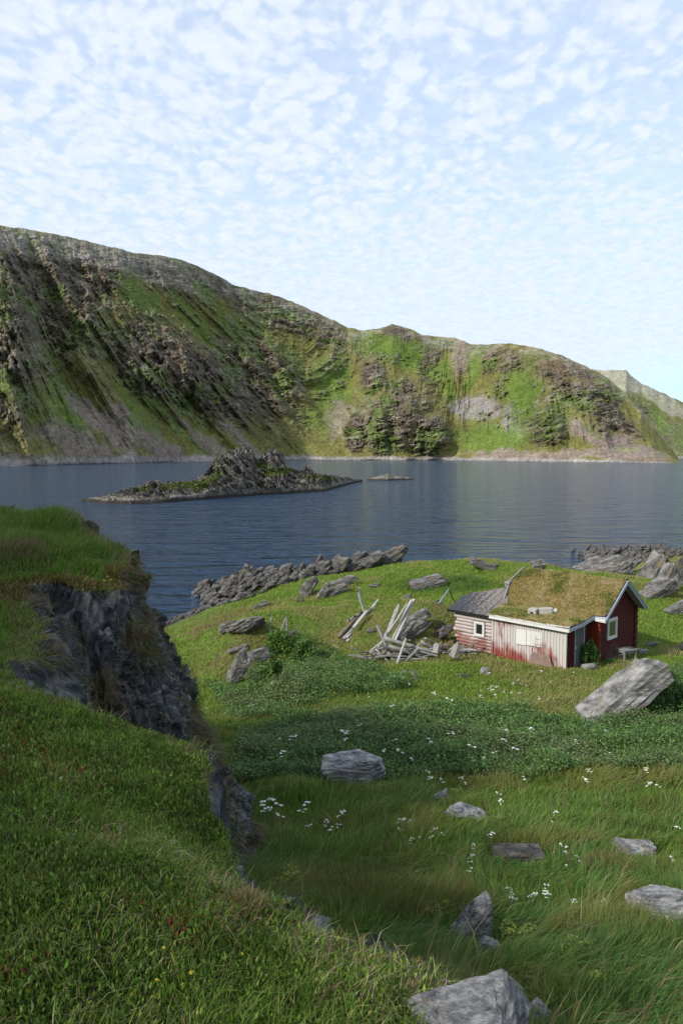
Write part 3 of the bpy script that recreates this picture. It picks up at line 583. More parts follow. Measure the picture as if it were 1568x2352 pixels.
def rubble(name, n, poly, smin, smax, seed, label):
    r = np.random.default_rng(seed); P = np.array(poly); Vs, Ls, base = [], [], 0; pm = []
    for me in protos_r:
        v = np.zeros(len(me.vertices) * 3); me.vertices.foreach_get('co', v); l = np.zeros(len(me.loops), np.int32); me.loops.foreach_get('vertex_index', l); pm.append((v.reshape(-1, 3), l))
    k = 0
    while k < n:
        x, y = r.uniform(P[:, 0].min(), P[:, 0].max()), r.uniform(P[:, 1].min(), P[:, 1].max())
        if polydist(np.array([x]), np.array([y]), poly)[0] < 0: continue
        z = float(gz(x, y)); k += 1
        if z < -.5: continue
        v, l = pm[r.integers(len(pm))]; s = r.uniform(smin, smax); a = r.uniform(-.2, .8); c, d = math.cos(a), math.sin(a); q = v * np.array([s * 1.2, s * .8, s * r.uniform(.6, 1.3)])
        q = np.stack([q[:, 0] * c - q[:, 1] * d + x, q[:, 0] * d + q[:, 1] * c + y, q[:, 2] + max(z, -.15) - s * .15], -1); Vs.append(q); Ls.append(l + base); base += len(q)
    me = raw_mesh(name, np.concatenate(Vs), np.concatenate(Ls), np.full(sum(len(l) for l in Ls) // 3, 3), MAT['rock_shore'])
    tag(link(bpy.data.objects.new(name, me)), label, 'rubble', None, 'stuff')
protos_r = [rock_mesh('rubble', 1900 + i * 7, 2, -.6 - .1 * (i % 4), .3, 'rock_shore', .08) for i in range(8)]
rubble('shore_rubble', 1000, [(-13.8, 70), (-10.8, 60.5), (-9, 59), (-6, 61), (-1, 65), (3, 66), (4.6, 67), (3.5, 78), (-3, 80), (-11, 77)], .3, .9, 71, 'broken slate filling the gaps of the shore rocks beyond the driftwood')
rubble('point_rubble', 260, [(25, 78), (30, 80), (40, 84), (43, 93), (39, 101), (33, 102), (29.5, 98), (28, 88)], .3, .8, 72, 'broken dark slate between the blocks of the low point')
rubble('bay_pebbles', 240, [(-17, 47), (-13, 50), (-10.5, 54.5), (-8, 58.5), (-9, 61), (-12, 59), (-13, 54), (-18, 50)], .12, .45, 73, 'pebbles and small stones along the little bay')

def cliff_blocks():
    r = np.random.default_rng(88); x, y = polar(90000, 2.6, 17, -34, 3, 88, 1.0); sv_ = gsv(x, y); k = (gsl(x, y) > 1.5) & (x > -6.5) & (sv_ > .04) & (sv_ < .86) & ((y > 5.6) | ((y > 3.2) & (sv_ < .6))); x, y = x[k], y[k]; P = gpos(x, y); bare = fbm(P * 1.2, 4, 121) < .12; P = P[bare][:2000]; Vs, Ls, base = [], [], 0
    for p in P:
        me = protos_c[r.integers(len(protos_c))]; s = r.uniform(.12, .42) * (.45 + .055 * p[1]) * 1.05; v, l = me; R = np.array(Euler((r.uniform(-.5, .5), r.uniform(-.5, .5) - .5, r.uniform(-.6, .6))).to_matrix())
        q = (v * np.array([s * .8, s * .55, s * 1.25]) - np.array([0, 0, s * .75])) @ R.T + p - np.array([s * .22, -s * .1, 0]); Vs.append(q); Ls.append(l + base); base += len(q)
    me = raw_mesh('cliff', np.concatenate(Vs), np.concatenate(Ls), np.full(sum(len(l) for l in Ls) // 3, 3), MAT['rock_cliff']); tag(link(bpy.data.objects.new('cliff', me)), kind='structure')
MAT['rock_cliff'] = m_rock('dark_cliff_rock', (.016, .016, .017), (.060, .062, .068), (.20, .205, .215), sc=5., rot=(0, .4, 0), bd=.012, lichen=.35)
def arr(me): v = np.zeros(len(me.vertices) * 3); me.vertices.foreach_get('co', v); l = np.zeros(len(me.loops), np.int32); me.loops.foreach_get('vertex_index', l); return v.reshape(-1, 3), l
protos_c = [arr(rock_mesh('cliff_block', 2300 + i * 7, 2, -.3 - .15 * (i % 4), .5, 'rock_cliff', .06)) for i in range(8)]

# ------------------------------------------------------------------ grass, heath, leaves
MAT['blade'] = m_attr('grass_blades', namp=0, trans=.42, rough=.6, spec=.25)
MAT['leaf'] = m_attr('green_leaves', namp=0, trans=.25, rough=.5, spec=.3)
def polar(n, r0, r1, a0, a1, seed, pw=1.0):
    r = np.random.default_rng(seed); th = np.radians(r.uniform(a0, a1, n)); q = r.random(n) ** pw; R = r0 * (r1 / r0) ** q
    return R * np.sin(th), R * np.cos(th)
def gpos(x, y): return np.stack([bil(gx, gy, G3[..., k], x, y) for k in range(3)], -1)
cliff_blocks()
def blades(name, P, h, w, lean, col, mat='blade', seed=0, label=None, cat='grass', mid=.42):
    r = np.random.default_rng(seed + 5); n = len(P); a = r.uniform(0, 2 * np.pi, n); s = np.stack([np.cos(a), np.sin(a), a * 0], -1) * (w / 2)[:, None]
    up = np.zeros((n, 3)); up[:, 2] = h; B = P - up * .06
    M = P + up * .58 + lean * mid; T = P + up * np.sqrt(np.clip(1 - .5 * (np.linalg.norm(lean, axis=1) / (h + 1e-9)) ** 2, .15, 1))[:, None] + lean
    V = np.stack([B - s, B + s, M + s * .8, M - s * .8, T], 1).reshape(-1, 3); b = (np.arange(n) * 5)[:, None]
    L = np.concatenate([b + [0, 1, 2, 3], b + [3, 2, 4]], 1).ravel(); S = np.tile([4, 3], n)
    me = raw_mesh(name, V, L, S, MAT[mat], np.repeat(col, 5, 0)); o = link(bpy.data.objects.new(name, me))
    return tag(o, label, cat, None, 'stuff')
def leaves(name, P, size, col, up=.5, asp=.5, seed=0, mat='leaf', label=None, cat='plants', parent=None, updir=False):
    r = np.random.default_rng(seed + 9); n = len(P); nrm = r.normal(size=(n, 3)); nrm[:, 2] = np.abs(nrm[:, 2]) + up; nrm /= np.linalg.norm(nrm, axis=1)[:, None]
    t = np.cross(nrm, r.normal(size=(n, 3)))
    if updir: t = r.normal(size=(n, 3)) * .45; t[:, 2] = 1; nrm = np.cross(t, r.normal(size=(n, 3)))
    t /= np.linalg.norm(t, axis=1)[:, None]; b = np.cross(nrm, t); b /= np.linalg.norm(b, axis=1)[:, None] + 1e-9
    t = t * (size / 2)[:, None]; b = b * (size * asp / 2)[:, None]; f = nrm * (size * .12)[:, None] / (np.linalg.norm(nrm, axis=1)[:, None] + 1e-9)
    V = np.stack([P - t, P + b + f, P + t, P - b + f], 1).reshape(-1, 3); k = (np.arange(n) * 4)[:, None]
    L = np.concatenate([k + [0, 1, 2], k + [0, 2, 3]], 1).ravel(); S = np.tile([3, 3], n)
    me = raw_mesh(name, V, L, S, MAT[mat], np.repeat(col, 4, 0)); o = link(bpy.data.objects.new(name, me), parent)
    if parent is None and label: tag(o, label, cat, None, 'stuff')
    return o
def pal(n, r, cols, wts, var=.22):
    c = np.array(cols)[r.choice(len(cols), n, p=np.array(wts) / sum(wts))]; return c * (1 + var * r.normal(size=(n, 1))) * (1 + .06 * r.normal(size=(n, 3)))
PN1 = [(530, 1800), (560, 1700), (640, 1652), (800, 1650), (1000, 1625), (1200, 1645), (1350, 1668), (1440, 1660), (1480, 1560), (1568, 1535), (1640, 1540), (1640, 1780), (1400, 1770), (1200, 1795), (1000, 1795), (900, 1810), (700, 1795)]
PN2 = [(470, 1570), (560, 1590), (598, 1500), (610, 1462), (680, 1458), (765, 1500), (900, 1545), (960, 1560), (930, 1590), (800, 1600), (650, 1640), (540, 1660)]
def nett(x, y, z):
    pu, pv = proj(np.stack([x, y, z], -1)); n = 14 * fbm(np.stack([x / 1.5, y / 1.5], -1), 3, 33)
    return np.maximum(polydist(pu, pv, PN1), polydist(pu, pv, PN2)) + n
G_KNOLL = [(.135, .225, .030), (.18, .265, .045), (.08, .145, .022), (.22, .22, .065), (.17, .10, .04)]
def veg():
    # heath and short grass on the near knoll
    r = np.random.default_rng(11); x, y = polar(230000, 1.15, 7.5, -50, 38, 1, .85); S = gsv(x, y); k = (S > .55) & (gsl(x, y) < 1.6); x, y = x[k], y[k]
    P = gpos(x, y); n = len(x); p2 = P[:, :2]; n1 = fbm(p2 / .9, 4, 201); n2 = fbm(p2 / .3, 3, 205)
    grassy = sstep(n1 + .5 * n2 + .35 * sstep(-y, -3.6, -2.2), -.05, .3); isg = r.random(n) < .25 + .5 * grassy
    col = pal(n, r, G_KNOLL, [5, 3.5, 3, 2, .35]); dry = (r.random(n) < .06 + .42 * sstep(n2 + .45 * sstep(-y, -4, -2.5), .15, .5) + .3 * (polydist(x, y, PLPOLY) < .2) * (y < 4))
    col[dry] = pal(dry.sum(), r, [(.42, .36, .22), (.30, .23, .13)], [1, 1])
    col = col * .86 * (1 + .42 * n1 + .3 * n2)[:, None]
    h = np.where(isg, r.gamma(4, .016, n) + .02, r.uniform(.018, .045, n)) ; d = np.hypot(x, y)
    w = np.where(isg, .0028, .006) * (1 + .12 * d); lean = r.normal(size=(n, 3)) * (h * .42)[:, None]; lean[:, 2] = 0; lean[:, 0] += h * .22
    h = h * np.where(dry, .7, .82); blades('knoll_grass', P, h, w, lean, col, seed=2, label='short grass and straw on the near knoll', cat='grass')
    red = sstep(fbm(p2 / .5, 3, 211), .34, .5) + (polydist(x, y, PLPOLY) < .2) * .2
    m = (~isg) | (r.random(n) < .35); Q = np.repeat(P[m], 4, 0); rr = np.repeat(red[m], 4); nn = len(Q); hh = np.repeat(h[m], 4)
    Q = Q + r.normal(size=(nn, 3)) * .014; Q[:, 2] += r.uniform(0, 1, nn) * .035
    c = pal(nn, r, [(.135, .24, .030), (.19, .29, .042), (.08, .15, .024), (.24, .28, .055)], [4, 3, 3, 1.5]); rd = r.random(nn) < rr * .22; c = c * .86 * np.repeat(1 + .4 * n1[m] + .3 * n2[m], 4)[:, None]; c[rd] = pal(rd.sum(), r, [(.20, .06, .03), (.16, .10, .03)], [1, 1])
    leaves('crowberry_heath', Q, r.uniform(.012, .028, nn) * (1 + .06 * np.repeat(d[m], 4)), c, asp=.42, seed=3, updir=True, label='low crowberry heath with red tips covering the near knoll', cat='heath')
    # the second outcrop: heath on its near lip, longer grass on top, straw tufts hanging down its face
    r = np.random.default_rng(12); x, y = polar(230000, 5.4, 18, -34, -8, 4, 1.0); S = gsv(x, y); k = (S > .6) & (gsl(x, y) < 1.5); x, y = x[k], y[k]; P = gpos(x, y); n = len(x); p2 = P[:, :2]
    n1 = fbm(p2 / 1.3, 3, 221); top = sstep(y + 1.2 * n1, 9.8, 11.4)
    h = (.05 + .17 * top * (1 + .7 * n1)) * r.uniform(.5, 1.35, n); col = pal(n, r, [(.13, .225, .03), (.185, .27, .045), (.08, .15, .026)], [5, 3, 3])
    dry = r.random(n) < .08 + .75 * sstep(fbm(p2 / np.array([.9, .5]), 3, 225), .22, .42) * top + .3 * (polydist(x, y, PLPOLY) < .22); col[dry] = pal(dry.sum(), r, [(.26, .21, .12), (.17, .11, .06)], [1, 1])
    lip = (polydist(x, y, PLPOLY) < .28) & (r.random(n) < .45) & (y < 11) & (y > 9.2) ; col[lip] = pal(lip.sum(), r, [(.17, .045, .025), (.12, .07, .03)], [1, 1])
    lean = r.normal(size=(n, 3)) * (h * .35)[:, None]; lean[:, 2] = 0; lean[:, 0] += h * .35
    blades('outcrop_grass', P, h, .004 + .0007 * np.hypot(x, y) + h * 0, lean, col, seed=5, label='windblown grass growing on top of the dark outcrop', cat='grass')
    x, y = polar(520000, 4.6, 17, -34, 8, 6, 1.0); sl = gsl(x, y); P = gpos(x, y); tn = fbm(P * 1.2, 4, 121); k = (sl > 1.1) & (x > -6) & (tn + .14 * r.normal(size=len(x)) > .10 - .25 * sstep(sl, 2.2, 1.2)) & (y > 5.0); x, y, P = x[k], y[k], P[k]; n = len(x)
    gxx, gyy = bil(gx, gy, dzx, x, y), bil(gx, gy, dzy, x, y); o = -np.stack([gxx, gyy, 0 * gxx], -1) / (sl[k][:, None]); h = r.uniform(.04, .13, n)
    low = r.random(n) < .25 + .45 * (fbm(P / 1.1, 3, 231) > .05); col = pal(n, r, [(.17, .135, .085), (.12, .095, .06), (.24, .20, .13)], [3, 3, 1]); col[low] = pal(low.sum(), r, [(.07, .105, .025), (.10, .12, .03)], [1, 1])
    lean = o * (h * 1.5)[:, None]; lean[:, 2] = -h * r.uniform(.3, 1.5, n); lean += r.normal(size=(n, 3)) * (h * .35)[:, None]; P = P + o * .02
    blades('cliff_tufts', P, h, .010 + h * 0, lean, col, seed=7, label='withered straw tufts hanging on the dark rock face', cat='grass tufts')
    # meadow
    r = np.random.default_rng(13); x, y = polar(400000, 3.0, 34, -20, 31, 8, .9); P = gpos(x, y); k = (gsv(x, y) < .05) & (gsl(x, y) < 1.0); x, y, P = x[k], y[k], P[k]; n = len(x); p2 = P[:, :2]
    nb = nett(x, y, P[:, 2]); k = (nb < 4) | (r.random(n) < .25); x, y, P = x[k], y[k], P[k]; n = len(x); p2 = P[:, :2]; d = np.hypot(x, y)
    n1 = fbm(p2 / 1.1, 3, 241); n2 = fbm(p2 / 4, 3, 245); h = (.29 - .19 * sstep(y, 10, 30)) * (1 + .6 * n1) * r.uniform(.45, 1.2, n)
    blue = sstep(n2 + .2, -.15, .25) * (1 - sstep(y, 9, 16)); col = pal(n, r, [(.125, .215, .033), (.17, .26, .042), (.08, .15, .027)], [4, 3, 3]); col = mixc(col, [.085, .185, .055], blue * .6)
    for (a, b_, w_) in ROCKS: h = h * (.3 + .7 * sstep(np.hypot(x - a, y - b_), w_ * .55, w_ * 1.5 + .2))
    yel = sstep(n1 + n2, .05, .5) * .8; col = mixc(col, [.19, .20, .05], yel)
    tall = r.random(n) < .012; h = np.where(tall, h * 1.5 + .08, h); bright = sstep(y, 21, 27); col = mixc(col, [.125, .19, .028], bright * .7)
    dry = r.random(n) < .045 + .10 * sstep(n1 - n2, .1, .5); dry |= tall; col[dry] = pal(dry.sum(), r, [(.28, .24, .13), (.17, .09, .05), (.20, .19, .07)], [1, 1, 1])
    cl = np.stack([fbm(p2 / .8, 2, 251), fbm(p2 / .8, 2, 252), 0 * x], -1); lean = r.normal(size=(n, 3)) * (h * .26)[:, None] + cl * (h * .9)[:, None]; lean[:, 0] += h * .3; lean[:, 2] = 0
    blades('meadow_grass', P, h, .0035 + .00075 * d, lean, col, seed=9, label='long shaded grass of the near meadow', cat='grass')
    # sunny grass round the cabin and up to the shore
    r = np.random.default_rng(14); x, y = polar(330000, 26, 82, -18, 30, 10, .8); P = gpos(x, y); pk = path_mask(x, y)
    k = (polydist(x, y, COAST) > 2.6) & (gsl(x, y) < 1.3) & (P[:, 2] > .7) & ~in_cabin(x, y) & ((nett(x, y, P[:, 2]) < 5) | (r.random(len(x)) < .3)) & (r.random(len(x)) > pk * .9) & (r.random(len(x)) > .75 * sstep(6 - polydist(x, y, COAST), 0, 3))
    x, y, P = x[k], y[k], P[k]; n = len(x); p2 = P[:, :2]; n1 = fbm(p2 / 2.2, 4, 261); n2 = fbm(p2 / 7, 3, 265); pu, pv = proj(P)
    lush = np.maximum(sstep(blob(pu, pv, (1020, 1345, 150, 26, 0)), 0, .5), 0); h = (.14 + .10 * lush) * (1 + .9 * n1) * r.uniform(.5, 1.3, n)
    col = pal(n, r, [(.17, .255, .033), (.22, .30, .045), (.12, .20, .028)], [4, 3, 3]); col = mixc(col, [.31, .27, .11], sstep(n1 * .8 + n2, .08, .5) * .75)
    hump = np.maximum(sstep(blob(pu, pv, (540, 1480, 130, 100, 0)), 0, .4), sstep(blob(pu, pv, (1010, 1420, 70, 50, -30)), 0, .4)); col = mixc(col, [.25, .20, .09], hump * sstep(n1 + .35, .0, .4) * .9); col = mixc(col, [.065, .135, .028], lush * .8)
    lean = r.normal(size=(n, 3)) * (h * .45)[:, None]; lean[:, 2] = 0; lean[:, 0] += h * .4
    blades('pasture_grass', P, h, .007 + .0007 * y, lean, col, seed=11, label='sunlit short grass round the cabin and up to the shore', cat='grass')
    # nettle beds
    r = np.random.default_rng(15); x, y = polar(120000, 13, 42, -16, 30, 12, 1.0); P = gpos(x, y); k = (nett(x, y, P[:, 2]) > 0) & (gsv(x, y) < .05) & (r.random(len(x)) < .35 + .65 * sstep(fbm(P[:, :2] / .7, 3, 279), -.25, .1)) & ~in_cabin(x, y); P = P[k]; P = P[r.permutation(len(P))[:30000]]
    n = len(P); hh = (.30 + .34 * fbm(P[:, :2] / 1.0, 3, 271)) * r.uniform(.7, 1.2, n); Q = np.repeat(P, 7, 0); nn = len(Q); f = np.tile(np.linspace(.25, 1, 7), n); H = np.repeat(hh, 7)
    Q = Q + r.normal(size=(nn, 3)) * .055; Q[:, 2] += H * f; n1 = np.repeat(fbm(P[:, :2] / 2.2, 3, 275), 7)
    c = pal(nn, r, [(.07, .145, .032), (.11, .19, .042), (.048, .10, .027), (.15, .21, .06)], [4, 3, 3, .6], .3); c = mixc(c, [.15, .15, .075], sstep(n1, .0, .4) * .6 * (r.random(nn) < .6))
    leaves('nettle_bed', Q, (.05 + .0012 * Q[:, 1]) * r.uniform(.7, 1.3, nn), c, up=.9, asp=.55, seed=13, label='dark leafy nettle bed across the meadow', cat='nettles')
CAB_A = np.array([9.9, 33.0]); D1 = np.array([-.714, .70]); D2 = np.array([.70, .714])
def cabst(x, y): dx, dy = x - CAB_A[0], y - CAB_A[1]; return dx * D1[0] + dy * D1[1], dx * D2[0] + dy * D2[1]
def in_cabin(x, y):
    t, s = cabst(np.asarray(x), np.asarray(y)); return ((t > 0) & (t < 6.2) & (s > 0) & (s < 6.3)) | ((t > -.45) & (t <= 0) & (s > 2.3) & (s < 6.3))
def path_mask(x, y): return np.clip(1.15 - np.hypot((x - 17.8) / 3.4, (y - 37.8) / 1.7) + .35 * fbm(np.stack([x, y], -1) / 1.2, 3, 281), 0, 1)
veg()
# ------------------------------------------------------------------ the cabin
def wear(name, base, under, z0, z1, amt=.5, sc=(9, 9, .9), rough=.85, streak=(.55, .35), yg=0.):
    t = NT(name); co = t.n('ShaderNodeTexCoord').outputs['Object']; sp = t.n('ShaderNodeSeparateXYZ', {0: co})
    n = t.noise(2.0, 7, .7, t.geo(sc)); f = t.noise(14., 5, .7, t.geo(sc)); w = t.noise(.8, 3, .5, t.geo((1, 1.4, 1)))
    zr = t.n('ShaderNodeMapRange', {0: sp.outputs[2], 1: z0, 2: z1, 3: .20, 4: -.20}).outputs[0]
    ad = lambda a, b, o='ADD': t.n('ShaderNodeMath', {0: a, 1: b}, operation=o).outputs[0]
    s = ad(ad(n.outputs[0], zr), ad(w.outputs[0], .5, 'SUBTRACT')); s = ad(s, ad(ad(f.outputs[0], .5, 'SUBTRACT'), .55, 'MULTIPLY'))
    s = ad(s, amt - .5)
    if yg: s = ad(s, t.n('ShaderNodeMapRange', {0: sp.outputs[1], 1: 0., 2: 3.8, 3: -yg, 4: yg}).outputs[0])
    k = t.ramp(s, [(.46, (0, 0, 0)), (.60, (1, 1, 1))]); b = t.ramp(f.outputs[0], [(.3, tuple(np.array(base) * streak[0])), (.6, base)])
    c = t.mix(k, b, under); t.col(c, rough, .2); t.bump(f.outputs[0], .006, 1); return t.m
MAT['wash'] = wear('peeling_whitewash', (.54, .50, .475), (.22, .05, .038), -.1, 1.3, .49, (9, 14, .7), yg=.10)
MAT['washlog'] = wear('peeling_log_paint', (.47, .41, .385), (.23, .105, .088), .0, 1.4, .44, (9, .9, 9))
MAT['red'] = wear('dark_red_paint', (.085, .017, .016), (.14, .10, .095), 0.0, 2.5, .20, (9, 1.2, 12))
MAT['redv'] = wear('dark_red_boards', (.085, .017, .016), (.13, .09, .08), 0.0, 2.5, .20, (12, 12, 1.2))
MAT['redlog'] = wear('red_log_ends', (.25, .04, .022), (.10, .03, .02), 0.0, 2.5, .4, (9, 9, 9))
MAT['white'] = wear('white_trim', (.62, .61, .59), (.22, .18, .15), -5, 5, .36, (6, 2, 6), streak=(.75, .6))
MAT['bluegrey'] = wear('grey_trim', (.36, .40, .45), (.20, .20, .20), -5, 5, .36, (6, 2, 6), streak=(.75, .6))
MAT['greywood'] = m_plain('grey_weathered_wood', (.21, .20, .19), .85, .15, 6, .45, .006, (5, 5, 1))
MAT['doorwood'] = m_plain('grey_door_wood', (.10, .105, .105), .85, .15, 6, .4, .006, (9, 9, .8))
MAT['concrete'] = m_plain('old_concrete', (.33, .32, .29), .92, .1, 9, .28, .006)
MAT['brownplate'] = m_plain('brown_plate', (.17, .115, .095), .9, .1, 5, .3, .004)
MAT['dark'] = m_plain('dark_interior', (.012, .012, .012), .7, .2, 5, .3, 0)
MAT['metal'] = m_plain('dull_metal', (.42, .43, .44), .4, .5, 9, .2, .001)
def tarmat():
    t = NT('tarpaper'); co = t.n('ShaderNodeTexCoord').outputs['Object']; sp = t.n('ShaderNodeSeparateXYZ', {0: co}); n = t.noise(7, 6, .7, t.geo((.8, 1.6, 1))); g = t.n('ShaderNodeMapRange', {0: sp.outputs[1], 1: 3.8, 2: 6.6, 3: .17, 4: -.10}).outputs[0]
    g2 = t.n('ShaderNodeMapRange', {0: sp.outputs[0], 1: 0.0, 2: 2.4, 3: -.06, 4: .08}).outputs[0]; s = t.n('ShaderNodeMath', {0: n.outputs[0], 1: g}, operation='ADD').outputs[0]; s = t.n('ShaderNodeMath', {0: s, 1: g2}, operation='ADD').outputs[0]
    k = t.ramp(s, [(.50, (0, 0, 0)), (.58, (1, 1, 1))]); m = t.ramp(t.noise(22, 4, .6, t.geo()).outputs[0], [(.3, (.10, .085, .075)), (.6, (.25, .22, .20))]); t.col(t.mix(k, (.05, .053, .062), m), .92, .15); t.bump(s, .04, 1); return t.m
MAT['tar'] = tarmat()
MAT['stone'] = MAT['rock']
def glass(name, c):
    t = NT(name); n = t.noise(1.6, 3, .5, t.geo()); t.col(t.ramp(n.outputs[0], [(.3, tuple(np.array(c) * .6)), (.7, c)]), .12, .5); return t.m
MAT['pane'] = glass('window_glass', (.085, .095, .07)); MAT['panedark'] = glass('dark_window_glass', (.02, .021, .022))
class MB:
    def __init__(s): s.v = []; s.f = []
    def hexa(s, P):
        b = len(s.v); s.v += [tuple(p) for p in P]; s.f += [tuple(b + i for i in q) for q in ((0, 3, 2, 1), (4, 5, 6, 7), (0, 1, 5, 4), (1, 2, 6, 5), (2, 3, 7, 6), (3, 0, 4, 7))]
    def box(s, x0, x1, y0, y1, z0, z1):
        s.hexa([(x0, y0, z0), (x1, y0, z0), (x1, y1, z0), (x0, y1, z0), (x0, y0, z1), (x1, y0, z1), (x1, y1, z1), (x0, y1, z1)])
    def bar(s, a, b, w, h, up=(0, 0, 1), taper=1.0):
        a, b = Vector(a), Vector(b); d = (b - a).normalized(); u = Vector(up); x = d.cross(u)
        if x.length < .01: x = d.cross(Vector((0, 1, 0)))
        x.normalize(); u = x.cross(d).normalized(); P = []
        for p, k in ((a, 1), (b, taper)):
            for i, j in ((-1, -1), (1, -1), (1, 1), (-1, 1)): P.append(p + x * (i * w * k / 2) + u * (j * h * k / 2))
        s.hexa(P)
    def tube(s, pts, rad, n=10, seed=0, rough=0.0, cap=True):
        r = random.Random(seed); rings = []; pts = [Vector(p) for p in pts]
        for i, p in enumerate(pts):
            d = (pts[min(i + 1, len(pts) - 1)] - pts[max(i - 1, 0)]).normalized(); x = d.cross(Vector((0, 0, 1)))
            if x.length < .05: x = d.cross(Vector((0, 1, 0)))
            x.normalize(); y = x.cross(d); R = rad[i] if hasattr(rad, '__len__') else rad; b = len(s.v)
            for k in range(n):
                a = 2 * math.pi * k / n; q = R * (1 + rough * (r.random() - .5)); s.v.append(tuple(p + x * (math.cos(a) * q) + y * (math.sin(a) * q)))
            rings.append(b)
        for a, b in zip(rings[:-1], rings[1:]):
            for k in range(n): s.f.append((a + k, a + (k + 1) % n, b + (k + 1) % n, b + k))
        if cap: s.f.append(tuple(rings[0] + k for k in range(n))[::-1]); s.f.append(tuple(rings[-1] + k for k in range(n)))
    def build(s, name, mat, parent=None, smooth=False, bevel=0, label=None):
        me = bpy.data.meshes.new(name); me.from_pydata(s.v, [], s.f); me.update()
        if smooth: me.polygons.foreach_set('use_smooth', [True] * len(me.polygons))
        me.materials.append(MAT[mat] if isinstance(mat, str) else mat); o = link(bpy.data.objects.new(name, me), parent)
        if bevel: m = o.modifiers.new('bevel', 'BEVEL'); m.width = bevel; m.segments = 2; m.limit_method = 'ANGLE'
        if label: o['label'] = label
        return o
def empty(name, loc, rz=0, label=None, cat=None, group=None):
    o = bpy.data.objects.new(name, None); o.location = loc; o.rotation_euler = (0, 0, rz); o.empty_display_size = .2; link(o); return tag(o, label, cat, group)
CZ = 2.9; CROT = math.atan2(D2[1], D2[0])
cabin = empty('cabin', (CAB_A[0], CAB_A[1], CZ), CROT, 'weathered red and white wooden cabin with a sod roof in the grass by the sea', 'cabin')
def cw(s, t, z): return np.array([CAB_A[0] + t * D1[0] + s * D2[0], CAB_A[1] + t * D1[1] + s * D2[1], CZ + z])
rr = random.Random(5)
b = MB(); y = 0.03; k = 0                       # board-and-batten front of the lean-to
while y < 3.70:
    w = rr.uniform(.105, .14); b.box(-.022, .02, y, min(y + w, 3.72), -.28 + rr.uniform(0, .05), 1.84)
    if k: b.box(-.048, -.022, y - .048, y + .014, -.26, 1.84)
    y += w + .026; k += 1
fr = b.build('front_wall', 'wash', cabin, label='vertical boards with peeling white paint over red')
b = MB(); b.box(-.06, .03, -.045, .03, -.3, 1.84); b.box(-.06, .02, 3.72, 3.82, -.2, 1.86); b.build('corner_board', 'wash', cabin)
b = MB(); z = .02; i = 0                        # whitewashed log wall
WT0, WT1, WZ0, WZ1 = 4.22, 4.80, .78, 1.48
while z < 1.80:
    R = .088 + rr.uniform(-.008, .008); e = 5.92 + rr.uniform(-.12, .10) + (.06 if i % 2 else -.03); zc = z + R; sag = rr.uniform(-.012, .012)
    segs = [(3.82, e)] if (zc < WZ0 - .03 or zc > WZ1 + .03) else [(3.82, WT0 - .05), (WT1 + .05, e)]
    if zc < .3: segs = [(3.82, 4.9)] if zc < .12 else [(3.82, 5.7)]
    for a, c in segs:
        m = 6; pts = [(0.02 + rr.uniform(-.008, .008), a + (c - a) * q / m, zc + sag * math.sin(3 * q / m)) for q in range(m + 1)]
        b.tube(pts, [R * (1 + rr.uniform(-.05, .05)) for _ in pts], 12, i, .05)
    z += 2 * R * .96; i += 1
b.build('log_wall', 'washlog', cabin, smooth=True, label='stacked round logs with worn pinkish white paint')
b = MB(); b.box(.021, .05, 0, 3.75, -.3, 1.84); b.build('backing', 'dark', cabin)
b = MB(); b.box(.04, .1, 3.8, 5.8, -.2, 1.8); b.box(.05, 2.4, 5.75, 5.82, -.2, 1.85); b.build('backing', 'dark', cabin)
b = MB()
for q in range(26): a = rr.uniform(4.3, 6.1); w = rr.uniform(.1, .22); b.box(-.09 + rr.uniform(0, .05), .1, a, a + w, -.15 + (a - 4) * .06, -.02 + (a - 4) * .10 + rr.uniform(-.03, .04))
b.build('foundation', 'stone', cabin, bevel=.015)
def window(x, y0, y1, z0, z1, fw, axis, pane, frame='white', inner=True):
    f = MB()
    def bx(m, a0, a1, h0, h1, d0, d1):
        if axis == 's': m.box(x + d0, x + d1, a0, a1, h0, h1)
        else: m.box(a0, a1, x + d0, x + d1, h0, h1)
    bx(f, y0 - fw, y1 + fw, z1, z1 + fw, -.07, .01); bx(f, y0 - fw, y1 + fw, z0 - fw, z0, -.07, .01)
    bx(f, y0 - fw, y0, z0, z1, -.066, .01); bx(f, y1, y1 + fw, z0, z1, -.066, .01)
    if inner:
        i = .045; bx(f, y0, y1, z1 - i, z1, -.04, .0); bx(f, y0, y1, z0, z0 + i, -.04, .0); bx(f, y0, y0 + i, z0 + i, z1 - i, -.04, 0); bx(f, y1 - i, y1, z0 + i, z1 - i, -.04, 0)
    o = f.build('window', frame, cabin); p = MB(); bx(p, y0, y1, z0, z1, -.02, -.012); p.build('pane', pane, o); return o
window(-.05, WT0 + .06, WT1 - .08, WZ0 + .08, WZ1 - .06, .075, 's', 'panedark')['label'] = 'small dark window in the log wall'
sh = MB(); sh.box(-.085, -.05, 1.95, 2.48, .80, 1.50); sh.build('shutter', 'white', cabin, label='plain white hatch board')
sh = MB()
for q in range(6): sh.box(-.082, -.05, 1.12, 1.93, .84 + q * .112, .84 + q * .112 + .106)
sh.box(-.10, -.082, 1.22, 1.34, .84, 1.51); sh.box(-.10, -.082, 1.70, 1.83, .84, 1.51); sh.build('shutter', 'white', cabin, label='white hatch of horizontal boards with two battens')
b = MB(); y = .0                                # dark end wall of the lean-to and its door
while y < 2.3:
    if not (.72 < y + .06 < 1.62): b.box(y, y + .105, -.02, .01, -.25, 1.86); b.box(y + .09, y + .13, -.04, -.02, -.25, 1.86)
    y += .12
b.box(0.0, 2.3, .01, .04, -.25, 1.95); b.build('end_wall', 'redv', cabin)
d = MB(); y = .78
